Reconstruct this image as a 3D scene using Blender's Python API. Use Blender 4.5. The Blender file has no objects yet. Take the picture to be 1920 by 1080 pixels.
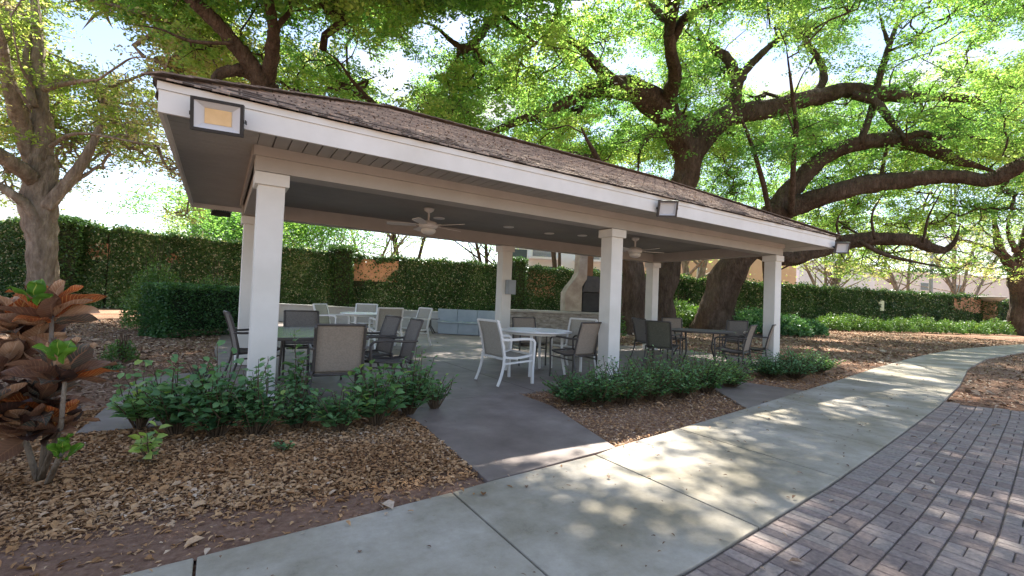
import bpy, math, random
import numpy as np
from mathutils import Vector, Matrix, noise
R_ = math.radians
rng = np.random.default_rng(11)
random.seed(5)
scene = bpy.context.scene

# ------------------------------------------------------------------ camera
FOC = 858.67; CAM = np.array([-0.404, -5.451, 1.225])
_yaw, _pit, _rol = 0.56718, 0.027264, 0.039074
def _basis():
    sy, cy, sp, cp = math.sin(_yaw), math.cos(_yaw), math.sin(_pit), math.cos(_pit)
    f = np.array([sy*cp, cy*cp, sp]); r = np.array([cy, -sy, 0.]); u = np.cross(r, f)
    cr, sr = math.cos(_rol), math.sin(_rol)
    return cr*r+sr*u, -sr*r+cr*u, f
RX, UX, FX = _basis()
def at(x, y, t):
    """point seen at photo pixel (x, y), t metres in front of the camera"""
    return CAM + (FX + RX*(x-960)/FOC - UX*(y-540)/FOC)*t
def project(P):
    d = np.asarray(P, float)-CAM; z = d@FX
    return 960+FOC*(d@RX)/z, 540-FOC*(d@UX)/z, z
cam = bpy.data.cameras.new('camera'); cam_o = bpy.data.objects.new('camera', cam)
scene.collection.objects.link(cam_o)
cam.sensor_width = 36; cam.lens = FOC/1920*36; cam.clip_start = .05; cam.clip_end = 2000
M4 = Matrix.Identity(4)
for i in range(3):
    M4[i][0] = RX[i]; M4[i][1] = UX[i]; M4[i][2] = -FX[i]; M4[i][3] = CAM[i]
cam_o.matrix_world = M4
scene.camera = cam_o

# ------------------------------------------------------------------ world and sun
SUN_EL, SUN_AZ = R_(56), R_(38)          # azimuth clockwise from +Y
world = bpy.data.worlds.new('World'); scene.world = world; world.use_nodes = True
nt = world.node_tree; nt.nodes.clear()
wo = nt.nodes.new('ShaderNodeOutputWorld'); bg = nt.nodes.new('ShaderNodeBackground')
sky = nt.nodes.new('ShaderNodeTexSky'); sky.sky_type = 'NISHITA'; sky.sun_disc = False
sky.sun_elevation = SUN_EL; sky.sun_rotation = SUN_AZ; sky.air_density = 1.1; sky.dust_density = .5
tc = nt.nodes.new('ShaderNodeTexCoord'); mp = nt.nodes.new('ShaderNodeMapping')
mp.inputs['Scale'].default_value = (1, 1, 2.6)
cn = nt.nodes.new('ShaderNodeTexNoise'); cn.inputs['Scale'].default_value = 2.6; cn.inputs['Detail'].default_value = 8
cr_ = nt.nodes.new('ShaderNodeValToRGB'); cr_.color_ramp.elements[0].position = .50; cr_.color_ramp.elements[1].position = .66
mx = nt.nodes.new('ShaderNodeMixRGB'); mx.inputs[2].default_value = (3.8, 3.75, 3.75, 1)
nt.links.new(tc.outputs['Generated'], mp.inputs[0]); nt.links.new(mp.outputs[0], cn.inputs['Vector'])
nt.links.new(cn.outputs['Fac'], cr_.inputs[0]); nt.links.new(cr_.outputs[0], mx.inputs[0])
tint = nt.nodes.new('ShaderNodeMixRGB'); tint.blend_type = 'MULTIPLY'; tint.inputs[0].default_value = 1; tint.inputs[2].default_value = (1.0, .93, .94, 1)
nt.links.new(sky.outputs[0], tint.inputs[1]); nt.links.new(tint.outputs[0], mx.inputs[1]); nt.links.new(mx.outputs[0], bg.inputs[0])
bg.inputs[1].default_value = 0.088
nt.links.new(bg.outputs[0], wo.inputs[0])
sl = bpy.data.lights.new('sun', 'SUN'); sl.energy = 5.0; sl.angle = R_(.6); sl.color = (1, .95, .86)
so = bpy.data.objects.new('sun', sl); scene.collection.objects.link(so)
sdir = Vector((math.sin(SUN_AZ)*math.cos(SUN_EL), math.cos(SUN_AZ)*math.cos(SUN_EL), math.sin(SUN_EL)))
so.rotation_euler = sdir.to_track_quat('Z', 'Y').to_euler(); so.location = (0, 0, 40)
scene.view_settings.view_transform = 'Standard'; scene.view_settings.look = 'None'
scene.view_settings.gamma = 1; scene.view_settings.exposure = 1.95

# ------------------------------------------------------------------ helpers
COL = scene.collection
class MB:
    """collects geometry for ONE mesh object"""
    def __init__(s): s.v = []; s.f = []; s.m = []; s.uv = []
    def add(s, vs, fs, mi=0):
        b = len(s.v); s.v += [tuple(map(float, p)) for p in vs]
        s.f += [tuple(b+i for i in f) for f in fs]; s.m += [mi]*len(fs); return s
    def box(s, c, d, ax=None, mi=0):
        c = np.array(c, float); A = np.eye(3) if ax is None else np.array(ax, float)
        vs = [c + A[0]*d[0]*i/2 + A[1]*d[1]*j/2 + A[2]*d[2]*k/2 for i in (-1, 1) for j in (-1, 1) for k in (-1, 1)]
        return s.add(vs, [(0,1,3,2),(4,6,7,5),(0,4,5,1),(2,3,7,6),(0,2,6,4),(1,5,7,3)], mi)
    def bar(s, p, q, w, h, up=(0, 0, 1), mi=0):
        p = np.array(p, float); q = np.array(q, float); a = q-p; L = np.linalg.norm(a); a /= L
        b = np.cross(np.array(up, float), a)
        if np.linalg.norm(b) < 1e-4: b = np.cross((0, 1, 0), a)
        b /= np.linalg.norm(b); c = np.cross(a, b)
        return s.box((p+q)/2, (L, w, h), (a, b, c), mi)
    def tube(s, pts, rad, n=8, cap=True, mi=0, flat=None, jit=0.):
        pts = [np.array(p, float) for p in pts]; k = len(pts)
        if np.isscalar(rad): rad = [rad]*k
        t0 = pts[1]-pts[0]; t0 = t0/np.linalg.norm(t0)
        ref = np.cross(t0, (0, 0, 1))
        if np.linalg.norm(ref) < 1e-3: ref = np.array([1., 0, 0])
        ref /= np.linalg.norm(ref); vs = []
        for i in range(k):
            t = pts[min(i+1, k-1)]-pts[max(i-1, 0)]; t = t/max(1e-9, np.linalg.norm(t))
            ref = ref - t*(ref@t); ref /= max(1e-9, np.linalg.norm(ref)); o = np.cross(t, ref)
            for j in range(n):
                a = 2*math.pi*(j+.5)/n
                rr = rad[i]
                if jit: rr *= 1+jit*noise.noise(Vector(pts[i]*1.1/max(.2, rad[i]*2)+3*np.array([math.cos(a), math.sin(a), 0])))+jit*.45*noise.noise(Vector(pts[i]*.5+9*np.array([math.cos(a), math.sin(a), 0])))
                fl = 1 if flat is None else flat
                vs.append(pts[i]+(ref*math.cos(a)+o*math.sin(a)*fl)*rr)
        fs = [(i*n+j, i*n+(j+1) % n, (i+1)*n+(j+1) % n, (i+1)*n+j) for i in range(k-1) for j in range(n)]
        if cap: fs += [tuple(range(n-1, -1, -1)), tuple((k-1)*n+j for j in range(n))]
        return s.add(vs, fs, mi)
    def lathe(s, c, prof, n=24, mi=0):
        vs = [(c[0]+r*math.cos(2*math.pi*j/n), c[1]+r*math.sin(2*math.pi*j/n), c[2]+z) for r, z in prof for j in range(n)]
        k = len(prof)
        fs = [(i*n+j, i*n+(j+1) % n, (i+1)*n+(j+1) % n, (i+1)*n+j) for i in range(k-1) for j in range(n)]
        fs += [tuple(range(n-1, -1, -1)), tuple((k-1)*n+j for j in range(n))]
        return s.add(vs, fs, mi)
    def prism(s, poly, z0, z1, mi=0):
        n = len(poly); a = sum(poly[i][0]*poly[(i+1) % n][1]-poly[(i+1) % n][0]*poly[i][1] for i in range(n))
        if a < 0: poly = poly[::-1]
        vs = [(x, y, z0) for x, y in poly]+[(x, y, z1) for x, y in poly]
        fs = [tuple(range(n-1, -1, -1)), tuple(range(n, 2*n))]+[(i, (i+1) % n, n+(i+1) % n, n+i) for i in range(n)]
        return s.add(vs, fs, mi)
    def build(s, name, mats, parent=None, smooth=False, bevel=0, loc=None):
        me = bpy.data.meshes.new(name); me.from_pydata(s.v, [], s.f)
        for m in (mats if isinstance(mats, (list, tuple)) else [mats]): me.materials.append(m)
        me.polygons.foreach_set('material_index', s.m)
        if smooth: me.polygons.foreach_set('use_smooth', [True]*len(s.f))
        me.update()
        o = bpy.data.objects.new(name, me); COL.objects.link(o)
        if parent: o.parent = parent
        if loc is not None: o.location = loc
        if bevel:
            b = o.modifiers.new('bevel', 'BEVEL'); b.width = bevel; b.segments = 2; b.limit_method = 'ANGLE'; b.angle_limit = R_(40)
        return o
def tag(o, label, cat, group=None):
    o['label'] = label; o['category'] = cat
    if group: o['group'] = group
    return o
def struct(o): o['kind'] = 'structure'; return o
def thing(name, label, cat, loc=(0, 0, 0), rz=0, group=None):
    o = bpy.data.objects.new(name, None); COL.objects.link(o); o.location = loc; o.rotation_euler = (0, 0, rz)
    return tag(o, label, cat, group)
def copy_thing(src, label, loc, rz, scale=1):
    r = src.copy(); COL.objects.link(r); r.location = loc; r.rotation_euler = (0, 0, rz); r.scale = (scale,)*3
    r['label'] = label
    for ch in list(src.children):
        c = ch.copy(); COL.objects.link(c); c.parent = r
        for g in list(ch.children):
            d = g.copy(); COL.objects.link(d); d.parent = c
    return r
def unit(a): return a/np.maximum(1e-9, np.linalg.norm(a, axis=-1, keepdims=True))
def leaf_mesh(name, P, L, W, mat, parent=None, D=None, var=None, fold=.25, kind='diamond', upbias=.3, N=None):
    """many leaf faces in one mesh; P (n,3) centres, L/W sizes, D directions, var colour value per leaf"""
    n = len(P); L = np.broadcast_to(L, n)[:, None]; W = np.broadcast_to(W, n)[:, None]
    if D is None: D = rng.normal(size=(n, 3)); D[:, 2] *= .6
    D = unit(D)
    if N is None: N = rng.normal(size=(n, 3)); N[:, 2] += upbias*2
    S = unit(np.cross(D, N)); Nn = np.cross(S, D)
    if kind == 'diamond':
        V = np.stack([P-D*L/2, P+S*W/2+Nn*W*fold*.4, P+D*L/2, P-S*W/2+Nn*W*fold*.4], 1)
        F = np.arange(4*n).reshape(n, 4); k = 4
        loops = F.ravel(); tot = np.full(n, 4); 
    else:   # oval blade folded along its midrib, drooping at the tip (two quads each side)
        a = P-D*L/2; dr = np.array([0, 0, -1])*L*.12
        m1 = a+D*L*.3; m2 = a+D*L*.68+dr*.4; tip = a+D*L+dr*1.5
        V = np.stack([a, m1, m2, tip, m1+S*W*.48+Nn*W*fold*.5, m2+S*W*.42+Nn*W*fold*.5, m1-S*W*.48+Nn*W*fold*.5, m2-S*W*.42+Nn*W*fold*.5], 1)
        k = 8; base = (np.arange(n)*8)[:, None]
        q = np.array([[0, 4, 1, 1], [1, 4, 5, 2], [2, 5, 3, 3], [0, 1, 6, 6], [1, 2, 7, 6], [2, 3, 7, 7]])
        tri = lambda l: base+np.array(l)
        parts = [tri([0, 4, 1]), tri([1, 4, 5, 2]), tri([2, 5, 3]), tri([0, 1, 6]), tri([1, 2, 7, 6]), tri([2, 3, 7])]
        loops = np.concatenate(parts, 1).ravel(); tot = np.tile([3, 4, 3, 3, 4, 3], n)
    me = bpy.data.meshes.new(name)
    me.vertices.add(n*k); me.vertices.foreach_set('co', V.reshape(-1).astype(np.float32))
    me.loops.add(len(loops)); me.loops.foreach_set('vertex_index', loops.astype(np.int32))
    me.polygons.add(len(tot)); st = np.concatenate([[0], np.cumsum(tot)[:-1]])
    me.polygons.foreach_set('loop_start', st.astype(np.int32)); me.polygons.foreach_set('loop_total', tot.astype(np.int32))
    at_ = me.attributes.new('var', 'FLOAT', 'POINT')
    if var is None: var = rng.random(n)
    at_.data.foreach_set('value', np.repeat(np.broadcast_to(var, n), k).astype(np.float32))
    me.materials.append(mat); me.update(calc_edges=True)
    o = bpy.data.objects.new(name, me); COL.objects.link(o)
    if parent: o.parent = parent
    return o

# ------------------------------------------------------------------ materials
def newmat(name, rough=.6, spec=.3):
    m = bpy.data.materials.new(name); m.use_nodes = True; n = m.node_tree; b = n.nodes['Principled BSDF']
    b.inputs['Roughness'].default_value = rough; b.inputs['Specular IOR Level'].default_value = spec
    return m, n, b
def ramp(n, stops):
    r = n.nodes.new('ShaderNodeValToRGB'); e = r.color_ramp.elements
    e[0].position, e[0].color = stops[0][0], (*stops[0][1], 1); e[1].position, e[1].color = stops[-1][0], (*stops[-1][1], 1)
    for p, c in stops[1:-1]: x = e.new(p); x.color = (*c, 1)
    return r
def noisemat(name, stops, scale=4, detail=6, rough=.7, bump=0., bscale=None, spec=.3, dist=.02, stretch=None, big=None, rrough=.6):
    m, n, b = newmat(name, rough, spec)
    t = n.nodes.new('ShaderNodeTexCoord'); vec = t.outputs['Object']
    if stretch:
        mp = n.nodes.new('ShaderNodeMapping'); mp.inputs['Scale'].default_value = stretch
        n.links.new(vec, mp.inputs[0]); vec = mp.outputs[0]
    x = n.nodes.new('ShaderNodeTexNoise'); x.inputs['Scale'].default_value = scale; x.inputs['Detail'].default_value = detail
    x.inputs['Roughness'].default_value = rrough
    n.links.new(vec, x.inputs['Vector']); r = ramp(n, stops); n.links.new(x.outputs['Fac'], r.inputs[0]); out = r.outputs[0]
    if big:    # (scale, dark colour multiplier): broad stains
        y = n.nodes.new('ShaderNodeTexNoise'); y.inputs['Scale'].default_value = big[0]; y.inputs['Detail'].default_value = 5
        n.links.new(t.outputs['Object'], y.inputs['Vector']); r2 = ramp(n, [(.35, big[1]), (.65, (1, 1, 1))])
        n.links.new(y.outputs['Fac'], r2.inputs[0]); q = n.nodes.new('ShaderNodeMixRGB'); q.blend_type = 'MULTIPLY'; q.inputs[0].default_value = 1
        n.links.new(out, q.inputs[1]); n.links.new(r2.outputs[0], q.inputs[2]); out = q.outputs[0]
    n.links.new(out, b.inputs['Base Color'])
    if bump:
        z = n.nodes.new('ShaderNodeTexNoise'); z.inputs['Scale'].default_value = bscale or scale*3; z.inputs['Detail'].default_value = 6
        n.links.new(vec, z.inputs['Vector']); bp = n.nodes.new('ShaderNodeBump'); bp.inputs['Strength'].default_value = bump
        bp.inputs['Distance'].default_value = dist; n.links.new(z.outputs['Fac'], bp.inputs['Height']); n.links.new(bp.outputs[0], b.inputs['Normal'])
    return m
def leafmat(name, stops, trans=.45, rough=.5, tmul=(1.5, 1.6, .7)):
    m, n, b = newmat(name, rough, .35)
    a = n.nodes.new('ShaderNodeAttribute'); a.attribute_name = 'var'; r = ramp(n, stops); n.links.new(a.outputs['Fac'], r.inputs[0])
    n.links.new(r.outputs[0], b.inputs['Base Color'])
    tr = n.nodes.new('ShaderNodeBsdfTranslucent'); q = n.nodes.new('ShaderNodeMixRGB'); q.blend_type = 'MULTIPLY'; q.inputs[0].default_value = 1
    q.inputs[2].default_value = (*tmul, 1); n.links.new(r.outputs[0], q.inputs[1]); n.links.new(q.outputs[0], tr.inputs[0])
    mix = n.nodes.new('ShaderNodeMixShader'); mix.inputs[0].default_value = trans
    n.links.new(b.outputs[0], mix.inputs[1]); n.links.new(tr.outputs[0], mix.inputs[2])
    n.links.new(mix.outputs[0], n.nodes['Material Output'].inputs['Surface'])
    return m
def varmat(name, stops, rough=.8, bump=.3, bscale=60, nmix=.35):
    m, n, b = newmat(name, rough, .25)
    a = n.nodes.new('ShaderNodeAttribute'); a.attribute_name = 'var'; r = ramp(n, stops); n.links.new(a.outputs['Fac'], r.inputs[0])
    t = n.nodes.new('ShaderNodeTexCoord'); z = n.nodes.new('ShaderNodeTexNoise'); z.inputs['Scale'].default_value = bscale; z.inputs['Detail'].default_value = 5
    n.links.new(t.outputs['Object'], z.inputs['Vector']); r2 = ramp(n, [(.3, (1-nmix,)*3), (.7, (1, 1, 1))]); n.links.new(z.outputs['Fac'], r2.inputs[0])
    q = n.nodes.new('ShaderNodeMixRGB'); q.blend_type = 'MULTIPLY'; q.inputs[0].default_value = 1
    n.links.new(r.outputs[0], q.inputs[1]); n.links.new(r2.outputs[0], q.inputs[2]); n.links.new(q.outputs[0], b.inputs['Base Color'])
    bp = n.nodes.new('ShaderNodeBump'); bp.inputs['Strength'].default_value = bump; bp.inputs['Distance'].default_value = .01
    n.links.new(z.outputs['Fac'], bp.inputs['Height']); n.links.new(bp.outputs[0], b.inputs['Normal'])
    return m
MULCH = noisemat('mulch_ground', [(.3, (.10, .055, .035)), (.45, (.24, .14, .09)), (.56, (.36, .235, .16)), (.7, (.52, .39, .29))], 22, 9, .95, .9, 30, .1, .03, None, (.35, (.62, .55, .52)), .75)
SOIL = noisemat('red_soil', [(.3, (.13, .072, .048)), (.6, (.22, .135, .095)), (.75, (.32, .22, .16))], 30, 8, .95, .5, 60, .1, .01)
CONC = noisemat('grey_concrete', [(.28, (.24, .215, .165)), (.42, (.37, .335, .275)), (.55, (.43, .39, .33)), (.75, (.52, .475, .41))], 4.5, 12, .88, .25, 70, .2, .005, None, (1.3, (.66, .64, .56)), .78)
PATIO = noisemat('stained_concrete', [(.3, (.16, .13, .11)), (.55, (.235, .195, .17)), (.72, (.31, .265, .23))], 2.2, 9, .6, .1, 60, .35, .003, None, (.5, (.75, .68, .66)), .65)
BRICK = varmat('purple_paver', [(0, (.25, .19, .165)), (.45, (.32, .25, .22)), (.8, (.31, .265, .235)), (1, (.38, .305, .27))], .85, .35, 45)
JOINT = noisemat('joint_sand', [(.3, (.08, .066, .055)), (.7, (.15, .125, .105))], 40, 4, .95)
WHITE = noisemat('white_paint', [(.3, (.76, .75, .71)), (.7, (.84, .83, .79))], 3, 6, .5, .04, 30, .35, .002, None, (1.1, (.90, .89, .86)))
TAUPE = noisemat('taupe_paint', [(.3, (.42, .395, .36)), (.7, (.48, .455, .42))], 2.5, 6, .6, .05, 40, .3, .002)
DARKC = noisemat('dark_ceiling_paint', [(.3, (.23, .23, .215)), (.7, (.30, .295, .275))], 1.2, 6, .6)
def shingle_mat():
    m, n, b = newmat('brown_shingle', .92, .15); t = n.nodes.new('ShaderNodeTexCoord'); u = n.nodes.new('ShaderNodeUVMap')
    br = n.nodes.new('ShaderNodeTexBrick'); br.inputs['Scale'].default_value = 1; br.inputs['Brick Width'].default_value = .3; br.inputs['Row Height'].default_value = .14
    br.inputs['Mortar Size'].default_value = .009; br.inputs['Color1'].default_value = (.40, .32, .26, 1); br.inputs['Color2'].default_value = (.28, .22, .18, 1); br.inputs['Mortar'].default_value = (.11, .085, .07, 1)
    n.links.new(u.outputs[0], br.inputs['Vector'])
    z = n.nodes.new('ShaderNodeTexNoise'); z.inputs['Scale'].default_value = 9; z.inputs['Detail'].default_value = 10; z.inputs['Roughness'].default_value = .8
    n.links.new(t.outputs['Object'], z.inputs['Vector']); r = ramp(n, [(.3, (.5, .48, .47)), (.52, (1, 1, 1)), (.68, (1.9, 1.7, 1.5))]); n.links.new(z.outputs['Fac'], r.inputs[0])
    q = n.nodes.new('ShaderNodeMixRGB'); q.blend_type = 'MULTIPLY'; q.inputs[0].default_value = 1; n.links.new(br.outputs['Color'], q.inputs[1]); n.links.new(r.outputs[0], q.inputs[2])
    n.links.new(q.outputs[0], b.inputs['Base Color'])
    bp = n.nodes.new('ShaderNodeBump'); bp.inputs['Strength'].default_value = .7; bp.inputs['Distance'].default_value = .02
    ad = n.nodes.new('ShaderNodeMath'); ad.operation = 'ADD'; n.links.new(br.outputs['Fac'], ad.inputs[0])
    mm = n.nodes.new('ShaderNodeMath'); mm.operation = 'MULTIPLY'; mm.inputs[1].default_value = -1; n.links.new(br.outputs['Fac'], mm.inputs[0])
    n.links.new(mm.outputs[0], ad.inputs[0]); n.links.new(z.outputs['Fac'], ad.inputs[1]); n.links.new(ad.outputs[0], bp.inputs['Height']); n.links.new(bp.outputs[0], b.inputs['Normal'])
    return m
SHING = shingle_mat()
SHCAP = noisemat('shingle_cap', [(.3, (.14, .105, .085)), (.55, (.25, .195, .16)), (.7, (.38, .31, .26))], 8, 9, .92, .5, 30, .15, .01)
BARK = noisemat('oak_bark', [(.3, (.045, .033, .025)), (.5, (.105, .078, .060)), (.72, (.20, .155, .12))], 5, 10, .95, 1.0, 12, .1, .12, (1, 1, .35), (.7, (.62, .6, .55)), .8)
BARK2 = noisemat('grey_bark', [(.3, (.15, .12, .10)), (.5, (.28, .235, .19)), (.72, (.48, .42, .36))], 6, 10, .95, 1.0, 14, .1, .08, (1, 1, .3), (.8, (.75, .72, .68)), .7)
OAKLEAF = leafmat('oak_leaf', [(0, (.075, .18, .06)), (.3, (.12, .27, .07)), (.65, (.20, .37, .09)), (1, (.33, .45, .13))], .64, .5, (1.5, 1.45, 1.0))
PALELEAF = leafmat('pale_spring_leaf', [(0, (.14, .22, .07)), (.5, (.24, .33, .10)), (.8, (.33, .36, .16)), (1, (.46, .38, .30))], .66)
FIGLEAF = leafmat('creeper_leaf', [(0, (.03, .07, .022)), (.6, (.06, .13, .04)), (.9, (.11, .19, .06)), (1, (.42, .42, .30))], .25, .35)
VINE = noisemat('vine_mat', [(.3, (.012, .018, .010)), (.6, (.04, .05, .026)), (.75, (.10, .085, .06))], 9, 9, .95, .6, 20)
HEDGELEAF = leafmat('clipped_hedge_leaf', [(0, (.03, .085, .033)), (.7, (.07, .16, .05)), (1, (.15, .28, .07))], .25, .35)
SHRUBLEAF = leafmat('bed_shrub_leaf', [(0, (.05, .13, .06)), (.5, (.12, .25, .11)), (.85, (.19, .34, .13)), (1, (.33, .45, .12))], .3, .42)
BRIGHTLEAF = leafmat('bright_shrub_leaf', [(0, (.05, .11, .03)), (.5, (.10, .19, .05)), (1, (.20, .26, .08))], .3, .45)
WMETAL = noisemat('white_powder_coat', [(.3, (.72, .71, .68)), (.7, (.80, .79, .76))], 8, 4, .4, 0, None, .4)
SLINGW = noisemat('beige_sling_mesh', [(.35, (.36, .33, .28)), (.65, (.44, .41, .35))], 60, 3, .8, .2, 200, .2, .002)
SLINGT = noisemat('tan_sling_mesh', [(.35, (.27, .225, .18)), (.65, (.34, .285, .23))], 60, 3, .8, .2, 200, .2, .002)
SLINGG = noisemat('olive_sling_mesh', [(.35, (.10, .10, .075)), (.65, (.15, .145, .11))], 60, 3, .8, .2, 200, .2, .002)
BMETAL = noisemat('bronze_metal', [(.3, (.055, .047, .042)), (.7, (.085, .073, .065))], 8, 4, .45, 0, None, .5)
GREYSL = noisemat('taupe_sling_mesh', [(.35, (.17, .155, .14)), (.65, (.23, .21, .19))], 60, 3, .8, .2, 200, .2, .002)
STONE = noisemat('stacked_stone', [(.3, (.20, .17, .14)), (.5, (.36, .32, .27)), (.7, (.52, .47, .41))], 5, 6, .85, .7, 8, .2, .03, (1, 1, 3.2))
CAPST = noisemat('stone_cap', [(.3, (.34, .31, .27)), (.7, (.50, .46, .40))], 4, 6, .8, .2)
BLACK = noisemat('black_metal', [(.3, (.012, .012, .012)), (.7, (.028, .027, .026))], 5, 4, .5, 0, None, .4)
STUCCO = noisemat('peach_stucco', [(.3, (.50, .27, .17)), (.7, (.60, .34, .22))], 3, 6, .9, .2, 30)
PEACH = noisemat('pale_peach_stucco', [(.3, (.66, .45, .30)), (.7, (.74, .52, .36))], .4, 6, .9, .1, 30)
CREAM = noisemat('cream_stucco', [(.3, (.66, .62, .55)), (.7, (.76, .72, .64))], .5, 6, .9, .1, 30)
PALEW = noisemat('white_stucco', [(.3, (.70, .72, .75)), (.7, (.80, .82, .85))], .5, 6, .8, .1, 20)
CREAMW = noisemat('aged_shaded_white_paint', [(.3, (.40, .40, .38)), (.7, (.50, .50, .47))], 2, 7, .8, .1, 20, .2, .004, None, (.8, (.78, .77, .72)))  # stained white paint, base greyed to carry the wall's shade
BLUEG = noisemat('blue_grey_paint', [(.3, (.30, .34, .36)), (.7, (.38, .42, .44))], 3, 6, .6, .05, 30)
def glass_mat(name, col, rough=.08):
    m, n, b = newmat(name, rough, .6); b.inputs['Base Color'].default_value = (*col, 1); return m
WINDOW = glass_mat('window_glass', (.08, .10, .12))
TGLASS = noisemat('frosted_table_glass', [(.3, (.20, .235, .20)), (.7, (.26, .30, .26))], 6, 4, .18, 0, None, .6)
def lens_mat():
    m, n, b = newmat('flood_lens', .45, .4); b.inputs['Base Color'].default_value = (.62, .63, .64, 1); return m
LENS = lens_mat()
LED = noisemat('led_panel', [(.3, (.72, .50, .25)), (.7, (.80, .57, .30))], 12, 3, .4)
CHIP = varmat('bark_chip', [(0, (.20, .095, .04)), (.35, (.42, .225, .10)), (.7, (.58, .36, .19)), (1, (.68, .54, .41))], .9, .3, 50)
LITTER = varmat('dry_leaf', [(0, (.16, .09, .055)), (.5, (.40, .27, .18)), (1, (.62, .50, .38))], .85, .2, 50)

# ------------------------------------------------------------------ ground, patio, path, paving
def in_poly(px, py, poly):
    px = np.asarray(px); py = np.asarray(py); c = np.zeros(px.shape, bool); n = len(poly); j = n-1
    for i in range(n):
        xi, yi = poly[i]; xj, yj = poly[j]
        c ^= ((yi > py) != (yj > py)) & (px < (xj-xi)*(py-yi)/((yj-yi) or 1e-9)+xi); j = i
    return c
g = MB()
xs = np.concatenate([[-300, -120, -60, -30], np.arange(-16, 14.01, .25), [18, 24, 32, 45, 70, 120, 300]])
ys = np.concatenate([[-300, -100, -40, -20], np.arange(-10, 14.01, .25), [18, 24, 32, 45, 70, 120, 300]])
gv = []
for y in ys:
    for x in xs:
        z = -.035+.018*noise.noise(Vector((x*.9, y*.9, 0)))+.01*noise.noise(Vector((x*3, y*3, 4)))
        gv.append((x, y, z))
nx = len(xs)
g.add(gv, [(j*nx+i, j*nx+i+1, (j+1)*nx+i+1, (j+1)*nx+i) for j in range(len(ys)-1) for i in range(nx-1)])
struct(g.build('ground', MULCH, smooth=True))

PLx = [-12, -2.5, -.71, -.44, .1, .9, 1.17, 2.29, 2.56, 5.2, 6.6, 9.32, 12.37, 15.5, 18.87, 23.78, 28.4, 35.1, 50]
PLy = [-2.96, -2.95, -2.93, -2.91, -2.87, -2.8, -2.76, -2.67, -2.60, -2.21, -1.99, -1.57, -1.05, -.6, -.16, .31, .37, .34, -1.5]
PRx = [-12, 1.41, 2.17, 3.39, 5.4, 8.1, 11.27, 15.25, 19.83, 26.1, 35, 50]
PRy = [-4.14, -4.09, -4.02, -3.9, -3.64, -3.27, -2.75, -1.97, -1.37, -1.13, -1.4, -3.4]
yL = lambda x: np.interp(x, PLx, PLy)
yR = lambda x: np.interp(x, PRx, PRy)
p = MB(); jx = -.44-1.335*8
while jx < 46:
    a, b = jx+.006, jx+1.335-.006
    xx = np.linspace(a, b, 5)
    poly = [(x, yR(x)) for x in xx]+[(x, yL(x)) for x in xx[::-1]]
    p.prism(poly, -.10, 0.0); jx += 1.335
struct(p.build('path', CONC, bevel=.006))
BASE = [(-1.35, -.35), (-1.25, 2.4), (-.36, 2.85), (-.45, 6), (-.2, 12), (1.2, 16.9), (3.9, 13.2), (5.5, 10.6), (8.7, 9.3), (10.2, 6.4), (9.8, 4.45), (10.9, 4.2), (11.0, -.35)]
WALK1 = [(1.19, -2.74), (2.54, -2.60), (2.98, -1.12), (3.0, -.358), (1.28, -.358), (1.30, -1.36)]
WALK2 = [(5.22, -2.19), (7.35, -1.88), (7.05, -.358), (5.75, -.358), (6.0, -1.25)]
p = MB()
for q in (BASE, WALK1, WALK2): p.prism(q, -.10, -.004)
struct(p.build('patio', PATIO, bevel=.006))
m = MB()      # control joints in the slab
for x in (3.3, 6.6): m.box((x, 2.0, -.0037), (.012, 4.6, .0012))
m.box((5.0, 4.35, -.0037), (9.6, .012, .0012))
struct(m.build('patio_joint', JOINT))
# red soil strip beside the path
p = MB(); xx = np.linspace(-6, 1.15, 40)
up = [float(yL(x))+.18+.42*max(0, min(1, (.9-x)/1.6))+.05*math.sin(x*7)+.03*math.sin(x*17) for x in xx]
vs = [(x, float(yL(x))-.01, -.012) for x in xx]+[(x, y, -.02) for x, y in zip(xx, up)]
p.add(vs, [(i, i+1, 41+i, 40+i) for i in range(39)])
struct(p.build('soil_strip', SOIL))
# brick paving: soldier course along the path, then basket weave
bm_ = MB(); bvar = []
def brick(cx, cy, w, d, ang=0.):
    w -= .006; d -= .006; ca, sa = math.cos(ang), math.sin(ang); z = -.006+random.uniform(-.0025, .0015); c = .005; zz = [-.05, z-.005, z]
    vs = []
    for k, (ww, dd) in enumerate(((w, d), (w, d), (w-2*c, d-2*c))):
        for i, j in ((-1, -1), (1, -1), (1, 1), (-1, 1)):
            X, Y = ww/2*i, dd/2*j; vs.append((cx+X*ca-Y*sa, cy+X*sa+Y*ca, zz[k]))
    fs = [(8, 9, 10, 11)]+[(a+i, a+(i+1) % 4, a+4+(i+1) % 4, a+4+i) for a in (0, 4) for i in range(4)]
    bm_.add(vs, fs); bvar.extend([random.random()]*12)
x = -2.0
while x < 8.6:
    y0 = float(yR(x)); sl_ = float(yR(x+.05)-yR(x-.05))/.1; a = math.atan(sl_)
    brick(x+.085*math.sin(a), y0-.010-.084*math.cos(a), .080, .166, a); x += .080*math.cos(a)
S = .160
for i in range(-10, 84):
    for j in range(0, 38):
        cx = -1.5+i*S; sl_ = float(yR(cx+.3)-yR(cx-.3))/.6; a = math.atan(sl_)
        cy = float(yR(cx))-.184-S/2-j*(S+.003)/math.cos(a)
        if cy < -9.5 or cx > 8.45+max(0, (-3.3-cy)*.75) or cx < -2: continue
        ca, sa = math.cos(a), math.sin(a)
        if (i+j) % 2:
            for q in (-S/4, S/4): brick(cx-q*sa, cy+q*ca, S*1.0, S/2, a)
        else:
            for q in (-S/4, S/4): brick(cx+q*ca, cy+q*sa, S/2, S, a)
o = bm_.build('brick_paving', BRICK)
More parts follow.
